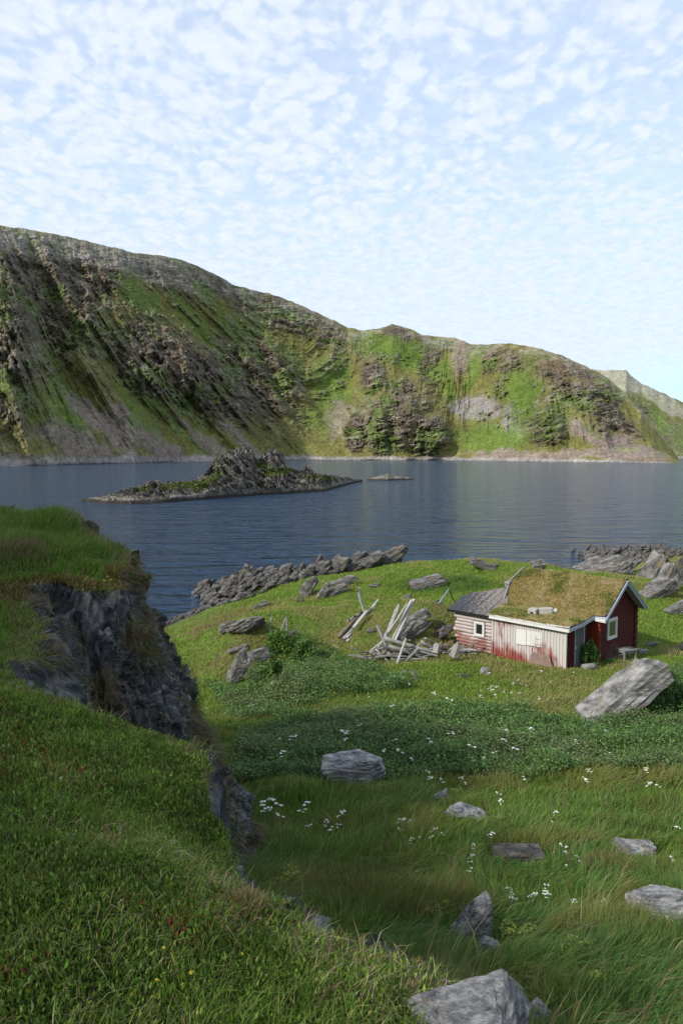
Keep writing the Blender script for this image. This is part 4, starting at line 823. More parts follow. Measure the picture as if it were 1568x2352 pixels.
while y < 1.56: d.box(y, y + .125, -.03, .0, -.12, 1.72); y += .13
dd = d.build('door', 'doorwood', cabin, label='grey unpainted plank door'); h = MB(); h.box(.84, .87, -.07, -.03, .8, .95); h.build('handle', 'metal', dd)
f = MB(); f.box(1.585, 1.65, -.05, .0, -.12, 1.78); f.box(.72, .775, -.05, 0, -.12, 1.78); f.box(.775, 1.585, -.05, 0, 1.725, 1.78); f.build('door_frame', 'bluegrey', cabin)
TG = -.38; S0, S1 = 2.32, 6.25
b = MB(); z = -.08; k = 0
while z < 2.05: b.box(S0, S1, TG - .02 - .004 * (k % 2), TG + .1, z, min(z + .158, 2.08)); z += .176; k += 1
b.build('gable_wall', 'red', cabin, label='dark red horizontal planks with flaking paint')
def roofz(s): return float(np.interp(s, [-.3, .9, 2.15, 4.3, 6.7], [1.90, 1.98, 2.12, 3.58, 1.92]))
b = MB(); y = S0
while y < S1 - .05:
    z1, z2 = roofz(y) - .12, roofz(y + .085) - .12; b.hexa([(y, TG - .045, 2.05), (y + .085, TG - .045, 2.05), (y + .085, TG + .02, 2.05), (y, TG + .02, 2.05), (y, TG - .045, max(z1, 2.06)), (y + .085, TG - .045, max(z2, 2.06)), (y + .085, TG + .02, max(z2, 2.06)), (y, TG + .02, max(z1, 2.06))]); y += .105
b.hexa([(S0, TG + .02, 2.0), (S1, TG + .02, 2.0), (S1, TG + .1, 2.0), (S0, TG + .1, 2.0), (S0, TG + .02, 2.05), (S1, TG + .02, 2.05), (S1, TG + .1, 2.05), (S0, TG + .1, 2.05)])
b.v += [(S0, TG + .03, 2.05), (S1, TG + .03, 2.05), (4.3, TG + .03, 3.45)]; n = len(b.v); b.f.append((n - 3, n - 2, n - 1)); b.build('gable_boards', 'redv', cabin, label='dark red vertical boards under the gable peak')
b = MB(); b.box(S0 + .01, S1 - .01, TG + .0, TG + .14, -.1, 2.04); b.build('backing', 'dark', cabin)
for sx in (S0, S1):
    c = MB(); z = -.06; k = 0
    while z < 2.0:
        o1 = .10 if k % 2 else .07; c.box(sx - .065 - (.0 if sx == S0 else .10), sx + .065 + (.10 if sx == S1 else 0), TG - o1, TG + .1, z, z + .15); z += .166; k += 1
    c.build('log_corner', 'redlog' if sx == S0 else 'red', cabin, bevel=.015)
b = MB(); z = -.08
while z < 2.0: b.box(S0 - .02, S0 + .05, TG + .1, .0, z, z + .16); z += .166
b.build('recess_wall', 'redlog', cabin)
b = MB(); b.box(S1 - .04, S1 + .04, TG + .12, 5.0, -.2, 1.95); b.box(S0, S1 - .05, 4.55, 4.6, -.2, 2.0); b.box(S0 + .06, S0 + .1, .05, 4.5, -.2, 2.0); b.build('side_wall', 'red', cabin)
b = MB(); b.box(S0 - .05, S1 + .1, TG - .05, TG + .12, -.45, -.09); b.build('plinth', 'concrete', cabin)
window(TG - .03, 3.22, 3.98, .98, 1.76, .10, 't', 'pane', 'bluegrey' if 0 else 'white')['label'] = 'white framed window in the red gable'
# roof: boards, trims, turf
TL = lambda s: float(np.interp(s, [-.3, 1.8, 3.3, 4.3, 6.7], [3.85, 4.35, 4.9, 4.62, 4.62]))
TR = lambda s: -.26 if s < 2.12 else -.80
b = MB(); ss = [-.22, .9, 2.12, 2.121, 4.3, 6.62]
for a, c in ((-.22, .9), (.9, 2.12), (2.14, 4.3), (4.3, 6.62)):
    e = TR((a + c) / 2) + .03; za, zb = roofz(a) - .02, roofz(c) - .02
    b.hexa([(a, e, za - .07), (c, e, zb - .07), (c, TL(c), zb - .07), (a, TL(a), za - .07), (a, e, za), (c, e, zb), (c, TL(c), zb), (a, TL(a), za)])
b.build('roof_boards', 'bluegrey', cabin)
def trim(name, mat, segs, w=.03, h=.17, label=None):
    m = MB()
    for a, c in segs: m.bar(a, c, w, h)
    return m.build(name, mat, cabin, label=label)
trim('eave_board', 'white', [((-.235, -.24, 1.86), (-.235, 3.86, 1.875))], .03, .15, 'peeling white board along the low eave')
trim('eave_board', 'white', [((-.262, .35, 1.965), (-.262, 3.82, 1.985)), ((-.262, -.29, 2.02), (-.262, .9, 2.0))], .025, .06)
trim('verge_board', 'bluegrey', [((-.24, -.27, 1.87), (.9, -.27, 1.93)), ((.9, -.27, 1.93), (2.13, -.27, 2.08))], .03, .15)
trim('eave_board', 'white', [((2.10, -.82, 2.0), (2.10, -.26, 2.02))], .035, .15)
trim('verge_board', 'bluegrey', [((2.06, -.825, 1.98), (4.3, -.825, 3.52))], .03, .16)
trim('verge_board', 'bluegrey', [((4.3, -.825, 3.52), (6.55, -.825, 1.92))], .03, .17)
trim('verge_board', 'bluegrey', [((4.3, -.865, 3.60), (6.62, -.865, 1.95))], .03, .07)
trim('verge_board', 'bluegrey', [((4.28, -.855, 3.60), (4.0, -.855, 3.41)), ((4.0, -.855, 3.41), (2.06, -.855, 2.06))], .02, .05)
trim('roof_edge', 'dark', [((4.32, -.70, 3.68), (6.62, -.70, 2.04))], .3, .03)
trim('roof_edge', 'greywood', [((1.9, 4.42, 2.28), (3.3, 4.95, 2.95)), ((3.3, 4.96, 2.98), (4.3, 4.68, 3.66))], .07, .14)
c = MB(); c.box(2.95, 3.3, 4.78, 5.05, 2.72, 3.05); c.build('edge_stone', 'rock_near', cabin, bevel=.04)
# turf sheet
S = np.concatenate([np.linspace(-.27, 2.11, 36), np.linspace(2.13, 6.66, 64)]); TT = np.linspace(0, 1, 90)
G = np.zeros((len(S), 90, 3)); thick = lambda s, t: .07 + .07 * fbm(np.stack([s * 1.1, t * 1.1], -1), 3, 301) + .05
for i, s in enumerate(S):
    t = TR(s) + .05 + (TL(s) - TR(s) - .05) * TT; edge = np.minimum(np.minimum(t - TR(s), TL(s) - t) / .10, min(s + .30, 6.75 - s) / .07); edge = np.clip(edge, 0, 1) ** .5
    zz = roofz(s) * .5 + .25 * (roofz(s - .25) + roofz(s + .25)); G[i, :, 0] = s; G[i, :, 1] = t; G[i, :, 2] = zz + thick(np.full(90, s), t) * edge - .012
n1 = fbm(G[..., :2] * 1.2, 4, 311); n2 = fbm(G[..., :2] * 4, 3, 313)
C = np.broadcast_to(np.array([.28, .215, .10]), G.shape).copy(); C = mixc(C, [.17, .18, .055], sstep(n1, .0, .4)); C = mixc(C, [.28, .22, .12], sstep(n2, .1, .5) * .6)
MAT['turf'] = m_attr('turf', 18, .35, .02)
turf = link(bpy.data.objects.new('sod_roof', grid_mesh('sod_roof', G, MAT['turf'], C)), cabin); turf['label'] = 'thick sod roof of dry tan grass'
def roof_grass(N=60000):
    r = np.random.default_rng(77); s = r.uniform(-.27, 6.5, N); u = r.random(N); tl = np.interp(s, [-.3, 1.8, 3.3, 4.3, 6.7], [3.85, 4.35, 4.9, 4.62, 4.62]); tr = np.where(s < 2.12, -.26, -.80) + .04
    t = tr + (tl - tr) * u; iu = u * 89; i0 = np.clip(iu.astype(int), 0, 88); f = iu - i0; js = np.clip(np.searchsorted(S, s) - 1, 0, len(S) - 2); g = np.clip((s - S[js]) / (S[js + 1] - S[js]), 0, 1)
    Z = (G[js, i0, 2] * (1 - f) + G[js, i0 + 1, 2] * f) * (1 - g) + (G[js + 1, i0, 2] * (1 - f) + G[js + 1, i0 + 1, 2] * f) * g
    n1 = fbm(np.stack([s, t], -1) * 1.3, 4, 321); n2 = fbm(np.stack([s, t], -1) * 3.5, 3, 325)
    gr = sstep(n1 + .35 * sstep(1.6 - s, 0, 1.2) * sstep(t, .5, 2.2) + .25 * n2, .10, .5); h = r.uniform(.04, .12, N) * (1 + .6 * gr)
    col = pal(N, r, [(.48, .38, .16), (.40, .32, .125), (.56, .46, .25), (.34, .33, .09)], [4, 4, 2, 3]); col = mixc(col, [.18, .23, .045], gr * (r.random(N) < .75)); col = mixc(col, [.58, .47, .31], sstep(n2 - n1, .35, .6) * .7)
    lean = r.normal(size=(N, 3)) * (h * .6)[:, None]; lean[:, 2] = 0; lean[:, 1] -= h * .5; lean[:, 0] -= h * .35
    o = blades('roof_grass', np.stack([s, t, Z], -1), h, .028 + h * 0, lean, col, seed=5); del o['category']; o.parent = cabin
    del o['kind']
roof_grass()
# tarpaper roof over the log room
bot = [np.array([-.20, 6.30 - k * .35, 1.89]) for k in range(8)]; top = [np.array(p) for p in [(1.9, 6.85, 2.24), (2.25, 6.66, 2.31), (2.5, 6.2, 2.42), (2.7, 5.8, 2.52), (2.9, 5.4, 2.62), (3.05, 5.0, 2.70), (2.6, 4.6, 2.52), (1.6, 4.0, 2.16)]]
b = MB(); 
for k in range(7):
    q = [bot[k], bot[k + 1], top[k + 1], top[k]]; b.hexa([tuple(p - np.array([0, 0, .07])) for p in q] + [tuple(p + np.array([0, 0, .012 * (k % 2)])) for p in q])
tr_ = b.build('tarpaper_roof', 'tar', cabin, label='low roof of dark tarpaper strips')
b = MB()
for k in range(1, 7): b.bar(bot[k] + np.array([0, 0, .008]), top[k] + np.array([0, 0, .008]), .018, .012)
b.bar((-.22, 6.32, 1.84), (-.22, 3.86, 1.84), .03, .12); b.build('roof_batten', 'dark', cabin)
# leaning plate at the foot of the front wall
pl = MB(); P0 = [(-.42, .35, -.12), (-.42, 1.75, -.10), (-.10, 1.62, .52), (-.10, .72, .56)]; pl.hexa([(p[0] - .04, p[1], p[2]) for p in P0] + [(p[0] + .02, p[1], p[2] + .03) for p in P0])
o = pl.build('stone_plate', 'brownplate', None, bevel=.02); o.location = cabin.location; o.rotation_euler = cabin.rotation_euler; tag(o, 'cracked brown plate leaning against the foot of the front wall', 'plate')
# two concrete chimney pieces lying on the sod
def blk(name, s, t, rz, w, l, h, label, cap):
    p = cw(s, t, roofz(s) + .10); e = empty(name, p, CROT + rz, label, 'chimney block'); m = bmesh.new(); bmesh.ops.create_cube(m, size=1)
    for v in m.verts: v.co = Vector((v.co.x * l, v.co.y * w, v.co.z * h + h / 2))
    me = bpy.data.meshes.new('block'); m.to_mesh(me); m.free(); me.materials.append(MAT['concrete']); o = link(bpy.data.objects.new('block', me), e); bv = o.modifiers.new('bevel', 'BEVEL'); bv.width = .02; bv.segments = 2; e.rotation_euler[1] = -.08
    if cap:
        c = MB(); c.tube([(l / 2 + .0, 0, h / 2), (l / 2 + .05, 0, h / 2)], [h * .52, h * .52], 4); c.build('collar', 'concrete', e)
        c = MB(); c.tube([(l / 2 + .05, 0, h / 2), (l / 2 + .12, 0, h / 2), (l / 2 + .121, 0, h / 2), (l / 2 + .22, 0, h / 2)], [h * .2, h * .2, h * .34, h * .34], 18); c.build('flue_cap', 'metal', e)
    else:
        c = MB(); c.tube([(-l / 2 - .004, 0, h * .42), (-l / 2 + .1, 0, h * .42)], [h * .27, h * .27], 20); c.build('flue_hole', 'dark', e)
blk('chimney_block', .72, 2.05, .12, .40, .42, .32, 'short grey concrete chimney block with a round hole lying on the sod roof', False)
blk('chimney_block', 1.05, 1.62, -.95, .36, .58, .33, 'longer concrete chimney block with a metal flue cap lying on the sod roof', True)
# log by the door, bench
l = MB(); l.tube([(-.32, 0, .14), (-.1, 0, .145), (.15, 0, .14), (.34, 0, .14)], [.145, .15, .148, .14], 14, 3, .06); q = cw(.95, -.62, 0); o = l.build('log', 'greywood', None, smooth=True); o.location = (q[0], q[1], float(gz(q[0], q[1])) - .02); o.rotation_euler = (0, 0, .35); tag(o, 'short thick grey log lying outside the cabin door', 'log')
def bench():
    q = cw(4.05, -.98, 0); z = float(gz(q[0], q[1])) + .05; e = empty('bench', (q[0], q[1], z), .42, 'grey plank bench on four legs outside the red gable wall', 'bench')
    for k in range(3): m = MB(); m.box(-.42, .42, -.27 + k * .185, -.27 + k * .185 + .165, .50 + .004 * k, .545 + .004 * k); m.build('plank', 'greywood', e)
    m = MB(); m.box(-.37, .37, -.23, -.20, .40, .495); m.box(-.37, .37, .20, .23, .40, .495); m.box(-.37, -.34, -.2, .2, .40, .49); m.box(.34, .37, -.2, .2, .40, .49); m.build('apron', 'greywood', e)
    for a in (-.345, .345):
        for c in (-.2, .2): m = MB(); m.bar((a, c, -.05), (a, c, .42), .075, .075, (0, 1, 0)); m.build('leg', 'greywood', e)
bench()
# ------------------------------------------------------------------ driftwood, stakes, poles
MAT['drift'] = m_plain('silver_driftwood', (.24, .23, .22), .9, .12, 5, .5, .01, (7, 7, 1))
MAT['drift_pale'] = m_plain('bleached_driftwood', (.34, .33, .315), .9, .12, 5, .35, .008, (7, 7, 1))
MAT['drift_brown'] = m_plain('brown_driftwood', (.17, .125, .095), .9, .12, 5, .5, .01, (7, 7, 1))
MAT['blackwood'] = m_plain('dark_wet_wood', (.035, .036, .038), .7, .2, 5, .4, .008, (7, 7, 1))
MAT['greypipe'] = m_plain('blue_grey_pipe', (.22, .26, .29), .5, .3, 5, .2, .001)
def stick(u1, v1, u2, v2, w, mode, label, mat='drift', kind='plank', y0=None, dy=0., lift=0., name='driftwood', group=None, cat='driftwood', seed=0, taper=.8):
    if y0 is None: a = hit(u1, v1)
    else: a = atY(u1, v1, y0)
    if mode == 'lie': b = hit(u2, v2)
    else: b = atY(u2, v2, a[1] + dy)
    a = a + np.array([0, 0, lift]); b = b + np.array([0, 0, lift]); W = w * a[1] / FP * .78
    L = np.linalg.norm(b - a); d = (b - a) / L; m = MB(); r = random.Random(seed + int(u1 * 7 + v2))
    # built along local z, then turned to lie between its two ends
    if kind == 'pole': m.tube([(r.uniform(-.1, .1) * W, r.uniform(-.1, .1) * W, L * k / 6) for k in range(7)], [W / 2 * (1 - (1 - taper) * k / 6) * r.uniform(.92, 1.06) for k in range(7)], 9, seed, .12)
    else:
        n = 5; th = W * r.uniform(.35, .6)
        for k in range(n):
            za, zb = L * k / n, L * (k + 1) / n; 
            if k == 0: w0 = W / 2
            w1 = W / 2 * r.uniform(.86, 1.04) * (1 if k < n - 1 else r.uniform(.55, .95)); o = r.uniform(-.04, .04) * W
            if k == 0: o0 = 0
            m.hexa([(-w0 + o0, -th / 2, za), (w0 + o0, -th / 2, za), (w0 + o0, th / 2, za), (-w0 + o0, th / 2, za), (-w1 + o, -th / 2, zb), (w1 + o, -th / 2, zb), (w1 + o, th / 2, zb), (-w1 + o, th / 2, zb)]); w0, o0 = w1, o
    ob = m.build(name, mat, None, smooth=(kind == 'pole')); q = Vector(d).to_track_quat('Z', 'Y'); ob.rotation_mode = 'QUATERNION'; ob.rotation_quaternion = q; ob.location = a; tag(ob, label, cat, group); return ob
# the upright pair and the poles lying on the slope
stick(838, 1415, 821, 1352, 10, 'up', 'tall round driftwood post leaning over the bundle of poles', kind='pole', name='post', cat='post', dy=.2)
stick(828, 1366, 824, 1348, 6, 'up', 'short stub of wood fixed to the top of the tall leaning post', kind='pole', y0=float(hit(838, 1415)[1]) + .2, name='post', cat='post')
for i, (a, l, m) in enumerate([((797, 1478, 862, 1393, 10), 'long bleached pole on top of the bundle lying up the slope', 'drift_pale'), ((789, 1475, 852, 1404, 11), 'long grey pole in the middle of the bundle lying up the slope', 'drift'),
                 ((778, 1472, 830, 1415, 13), 'rotten brown log on the left of the bundle lying up the slope', 'drift_brown'), ((796, 1476, 868, 1388, 6), 'thin bleached plank along the right side of the bundle of poles', 'drift_pale'), ((800, 1440, 822, 1424, 10), 'short splintered log at the upper left of the bundle', 'drift'),
                 ((812, 1456, 842, 1418, 9), 'shorter grey plank at the right foot of the bundle', 'drift_pale')]):
    stick(*a, 'lie', l, m, kind='pole' if i in (0, 1, 2, 4) else 'plank', lift=.10 + .05 * i)
stick(755, 1474, 788, 1477, 7, 'lie', 'reddish board lying left of the bundle of poles', 'drift_brown', lift=.05)
stick(762, 1486, 776, 1489, 6, 'lie', 'small bleached board under the reddish board', 'drift_pale', lift=.05)
for u1, v1, u2, v2, l in [(617, 1446, 625, 1411, 'leftmost weathered stake standing behind the leafy bush'), (642, 1450, 657, 1420, 'short leaning stake between the two taller stakes'), (658, 1455, 659, 1408, 'tallest stake standing upright behind the leafy bush')]:
    stick(u1, v1 + 6, u2, v2, 5.5, 'up', l, 'drift', 'pole', name='stake', cat='stake', y0=36.5)
# the heap
H = 34.6
heap = [ # u1 v1 (foot) u2 v2 w dy kind mat
 (909, 1532, 866, 1427+8, 11, .5, 'plank', 'drift'), (906, 1540, 932, 1466, 10, .2, 'plank', 'drift_pale'), (912, 1536, 958, 1490, 9, .4, 'plank', 'drift_pale'), (921, 1524, 963, 1479, 7, .6, 'plank', 'drift'),
 (868, 1487, 936, 1385, 7, 1.6, 'pole', 'drift_pale'), (884, 1465, 916, 1390, 12, 1.2, 'plank', 'drift'), (899, 1470, 944, 1378, 7, 1.5, 'plank', 'drift_pale'), (906, 1472, 950, 1376, 8, 1.8, 'plank', 'drift_pale'), (836, 1508, 878, 1472, 6, .8, 'pole', 'drift_pale'),
 (880, 1466, 1000, 1500, 14, .1, 'pole', 'drift'), (892, 1484, 1012, 1520, 14, .3, 'pole', 'drift'), (870, 1480, 960, 1512, 10, .9, 'plank', 'drift'), (905, 1478, 985, 1492, 9, 1.0, 'plank', 'drift'),
 (806, 1486, 846, 1508, 6, .3, 'plank', 'drift'), (800, 1504, 852, 1514, 8, .2, 'plank', 'drift'), (822, 1497, 872, 1500, 7, .6, 'plank', 'drift_brown'), (846, 1512, 900, 1504, 7, .2, 'plank', 'drift'), (862, 1490, 896, 1524, 5, -.2, 'pole', 'drift_pale'),
 (884, 1514, 898, 1480, 5, .1, 'pole', 'drift'), (900, 1524, 880, 1500, 7, .3, 'plank', 'drift'), (930, 1490, 985, 1520, 10, .2, 'plank', 'drift'), (948, 1500, 1002, 1524, 8, .1, 'plank', 'drift_pale'), (955, 1512, 1008, 1528, 6, 0, 'plank', 'drift'),
 (966, 1474, 1018, 1506, 11, .5, 'pole', 'drift'), (990, 1500, 1036, 1510, 9, .4, 'plank', 'drift_brown'), (976, 1466, 1024, 1492, 9, 1.0, 'plank', 'drift'), (1010, 1478, 1066, 1512, 11, .4, 'plank', 'drift_brown'), (1040, 1488, 1092, 1518, 12, .3, 'plank', 'drift_pale'),
 (1030, 1500, 1076, 1516, 7, .2, 'plank', 'drift'), (1046, 1510, 1086, 1524, 9, .1, 'plank', 'drift_brown'), (1052, 1494, 1088, 1508, 6, .5, 'pole', 'drift_pale'), (1036, 1522, 1060, 1500, 5, .3, 'pole', 'drift'), (1064, 1506, 1048, 1474, 3.5, .2, 'pole', 'drift'),
 (1062, 1522, 1094, 1516, 8, .1, 'plank', 'drift_pale'), (1018, 1514, 1046, 1526, 6, .1, 'plank', 'drift_pale'), (920, 1500, 962, 1486, 7, .8, 'plank', 'drift'), (940, 1470, 976, 1496, 8, 1.2, 'plank', 'drift_brown'), (914, 1512, 950, 1528, 6, 0, 'plank', 'drift_pale'),
 (872, 1500, 915, 1512, 8, .5, 'plank', 'drift_brown'), (850, 1498, 880, 1488, 7, .9, 'plank', 'drift'), (985, 1508, 1010, 1496, 6, .3, 'plank', 'drift'), (1000, 1484, 1042, 1498, 8, .9, 'plank', 'drift_brown')]
special = {0: 'broad grey plank rising to the left out of the driftwood heap', 1: 'bleached plank standing in the front of the driftwood heap', 4: 'long thin bleached pole slanting up behind the driftwood heap', 5: 'broad grey board standing in the sheaf behind the heap', 9: 'thick round grey beam lying on top of the driftwood heap',
           31: 'crooked branch sticking up near the right end of the heap', 27: 'broad bleached board at the right end of the heap nearest the cabin'}
for i, (u1, v1, u2, v2, w, dy, k, m) in enumerate(heap):
    y0 = H + .015 * (1530 - max(v1, v2)) + rr.uniform(-.25, .25) + (u1 - 900) * .003
    sp = special.get(i); stick(u1, v1, u2, v2, w, 'up', sp or 'weathered grey plank in the tangled driftwood heap beside the cabin', m, k, y0=y0, dy=dy, group=None if sp else 'planks of the driftwood heap', seed=i)
for i in range(34):                                  # long thin timbers lying flat through the heap
    u = rr.uniform(840, 1080); v = rr.uniform(1490, 1526); du = rr.uniform(40, 95); dv = rr.uniform(-10, 26)
    stick(u - du / 2, v - dv / 2, u + du / 2, v + dv / 2, rr.uniform(4, 8), 'up', 'weathered grey plank in the tangled driftwood heap beside the cabin', rr.choice(['drift', 'drift', 'drift_pale', 'drift_brown']), 'plank', y0=H + .02 * (1530 - v) + rr.uniform(-.2, .4), dy=rr.uniform(-.3, .8), group='planks of the driftwood heap', seed=200 + i)
for i in range(64):                                  # smaller broken pieces lying under and between
    u = rr.uniform(850, 1090); v = 1524 - 16 * rr.random() - (8 if u > 1000 else 0); p = hit(u, v); a = rr.uniform(-1, 1); L = rr.uniform(.4, 1.3)
    m = MB(); m.bar((-L / 2, 0, 0), (L / 2, 0, rr.uniform(-.1, .25)), rr.uniform(.06, .14), rr.uniform(.03, .07), taper=rr.uniform(.5, 1)); o = m.build('driftwood', rr.choice(['drift', 'drift', 'drift_pale', 'drift_brown']), None)
    o.location = (p[0], p[1] + rr.uniform(0, .8), p[2] + rr.uniform(.08, .4)); o.rotation_euler = (rr.uniform(-.2, .2), rr.uniform(-.25, .25), a); tag(o, 'small broken piece of wood at the bottom of the driftwood heap', 'driftwood', 'broken pieces under the heap')
stick(917, 1550, 945, 1546, 6, 'lie', 'short bleached pole lying in the grass below the heap', 'drift_pale', 'pole', lift=.08)
stick(956, 1560, 948, 1542, 14, 'up', 'small pointed grey stump standing below the heap', 'drift', 'plank', name='stump', cat='stump', dy=.1)
stick(1000, 1440 + 60, 1005, 1478, 20, 'up', 'broad broken grey block upright in the middle of the heap', 'drift', 'plank', y0=33.6, dy=.1)
stick(1040, 1510, 1050, 1482, 26, 'up', 'dark grey block standing near the right end of the heap', 'greywood', 'plank', y0=33.8, dy=.1)
stick(918, 1465, 1024, 1379, 0, 'lie', 'x', 'blackwood', 'pole') if 0 else None
stick(934, 1474, 976, 1418, 8, 'lie', 'thick black pole lying up the turf bank left of the log wall', 'blackwood', 'pole', lift=.14, name='pole', cat='pole')
stick(974, 1412, 1006, 1386, 9, 'lie', 'upper piece of broken black pole on the turf bank', 'blackwood', 'pole', lift=.14, name='pole', cat='pole', taper=1.1)
stick(946, 1474, 992, 1434, 7, 'lie', 'grey board lying up the bank beside the black pole', 'greywood', 'plank', lift=.12)
stick(1008, 1390, 1030, 1358, 6, 'lie', 'short blue-grey pipe on the turf bank above the black pole', 'greypipe', 'pole', lift=.12, name='pipe', cat='pipe', taper=1)
stick(900, 1482, 938, 1468, 7, 'lie', 'short bleached board below the foot of the black pole', 'drift_pale', 'plank', lift=.12)
stick(1492, 1476, 1512, 1480, 7, 'lie', 'small bent piece of wood on the worn ground behind the bench', 'drift', 'pole', lift=.06)
stick(1463, 1494, 1488, 1497, 12, 'lie', 'flat grey board on the ground beside the bench', 'greypipe', 'plank', lift=.03, name='board', cat='board')
def barrow():
    y = 35.0; e = empty('fire_tripod', atY(1558, 1502, y), 0, 'dark thin-legged iron tripod with a pot cut by the right edge of the photo', 'tripod')
    o = np.array(e.location); f = lambda u, v, dy=0: tuple(atY(u, v, y + dy) - o)
    for a in ((1539, 1511, 0), (1552, 1506, .8), (1580, 1508, .2)): m = MB(); m.tube([f(a[0], a[1], a[2]), f(1572, 1466)], [.018, .016], 8); m.build('leg', 'blackwood', e)
    m = MB(); m.tube([f(1568, 1494), f(1568, 1490), f(1568, 1484), f(1568, 1480)], [.10, .16, .17, .15], 14); m.build('pot', 'blackwood', e)
barrow()

# ------------------------------------------------------------------ leafy shrubs and flowers
def shrub(name, u, v, wP, hP, n, size, cols, label, cat, seed, asp=.7, y=None):
    p = hit(u, v) if y is None else np.array(atY(u, v, y)); s = math.hypot(p[1], CAMZ - p[2]) / FP; W, Hh = wP * s, hP * s; r = np.random.default_rng(seed); z = float(gz(p[0], p[1])); e = empty(name, (p[0], p[1], z), 0, label, cat)
    k = 9; c = np.stack([r.uniform(-.38, .38, k) * W, r.uniform(-.3, .3, k) * W * .7, r.uniform(.25, .78, k) * Hh], -1); c[:, 2] *= 1 - .5 * np.abs(c[:, 0]) / (W * .5)
    i = r.integers(0, k, n); d = r.normal(size=(n, 3)); d /= np.linalg.norm(d, axis=1)[:, None]; d *= r.uniform(.55, 1, n)[:, None] ** .5; P = c[i] + d * np.array([W * .2, W * .2, Hh * .26]); P[:, 2] = np.abs(P[:, 2])
    leaves('foliage', P, size * r.uniform(.6, 1.3, n), pal(n, r, cols, [3, 3, 2]), up=.7, asp=asp, seed=seed, parent=e)
    m = MB()
    for q in c: m.tube([(q[0] * .2, q[1] * .2, -.05), tuple(q * np.array([.7, .7, .6])), tuple(q)], [.012, .008, .004], 5)
    m.build('stem', 'stemgreen', e, smooth=True); return e
MAT['stemgreen'] = m_plain('green_stem', (.09, .12, .035), .7, .2, 9, .2, 0)
GR = [(.055, .14, .025), (.09, .18, .03), (.04, .10, .02)]; YG = [(.24, .30, .045), (.17, .24, .04), (.30, .32, .06)]
a = shrub('shrub', 1353, 1528, 40, 72, 1500, .085, GR, 'leafy green bush growing between the plank door and the red log corner', 'bush', 31, y=33.9)
shrub('shrub', 640, 1500, 70, 60, 2600, .11, [(.085, .18, .03), (.13, .22, .035), (.055, .12, .022)], 'bright green leafy bush beside the rock hump', 'bush', 32)
shrub('shrub', 690, 1512, 70, 48, 2000, .11, [(.085, .17, .03), (.12, .20, .035), (.05, .11, .022)], 'leafy green bush right of the brightest bush by the hump', 'bush', 33)
shrub('shrub', 622, 1562, 50, 60, 1600, .11, [(.085, .17, .03), (.12, .20, .035), (.05, .11, .022)], 'leafy green bush hanging below the hump', 'bush', 34)
shrub('shrub', 1525, 1640, 110, 110, 3000, .10, GR, 'bank of dark green leaves climbing the right side of the tilted slab', 'bush', 35)
shrub('shrub', 1400, 1520, 60, 16, 500, .06, GR, 'low weeds under the bench by the red wall', 'weeds', 36, y=34.6)
ladys = 'yellow-green flowering clumps in the meadow'
for i, (u, v, w, h, l) in enumerate([(1002, 2130, 90, 60, 'yellow-green clump left of the upright wedge slab'), (1185, 2170, 80, 55, 'yellow-green clump right of the upright wedge slab'), (1310, 2235, 110, 70, 'largest bright yellow-green clump low in the meadow'), (650, 2075, 90, 90, 'yellow-green clump below the rock edge of the near knoll'),
        (1040, 1838, 44, 30, 'small yellow-green tuft beside the pointed stone'), (860, 1830, 44, 34, 'yellow-green tuft at the right foot of the lone mossy boulder'), (1440, 2030, 90, 55, 'yellow-green clump beside the tan tussock'), (1385, 2300, 80, 50, 'yellow-green clump near the bottom right of the meadow')]):
    s = math.hypot(*hit(u, v)[1:2], 1) * 0 + .022 + .0006 * hit(u, v)[1]; shrub('flowering_herb', u, v, w, h, 900, s, YG if i % 7 else YG, l, 'herb', 50 + i, .8)
def tussock(u, v, wP, hP, label, seed, cols):
    p = hit(u, v); s = math.hypot(p[1], CAMZ - p[2]) / FP; W, Hh = wP * s, hP * s; r = np.random.default_rng(seed); n = 2600; e = empty('tussock', p, 0, label, 'tussock'); a = r.uniform(0, 6.28, n); q = np.sqrt(r.random(n)) * W * .3
    P = np.stack([q * np.cos(a), q * np.sin(a), 0 * a - .02], -1); h = Hh * r.uniform(.6, 1.1, n); lean = np.stack([np.cos(a), np.sin(a), 0 * a], -1) * (h * .5 * q / (W * .3))[:, None] + r.normal(size=(n, 3)) * (h * .1)[:, None]
    o = blades('grass_blades', P, h, .008 + h * 0, lean, pal(n, r, cols, [3, 2, 2]), seed=seed); del o['category']; del o['kind']; o.parent = e
tussock(1400, 2035, 120, 60, 'round tan tussock of dry grass in the near meadow', 61, [(.22, .17, .08), (.15, .15, .05), (.13, .09, .04)])
tussock(930, 2140, 90, 60, 'rust-tinged grass tussock left of the wedge slab', 62, [(.14, .16, .04), (.10, .14, .03), (.13, .08, .04)])
tussock(560, 2105, 90, 50, 'straw-coloured tussock on the lip of the near knoll', 63, [(.30, .26, .13), (.17, .18, .05), (.22, .15, .08)])
MAT['petal'] = m_plain('white_petals', (.80, .80, .76), .8, .1, 30, .08, 0); MAT['petal_yellow'] = m_plain('yellow_petals', (.62, .55, .06), .7, .1, 30, .08, 0)
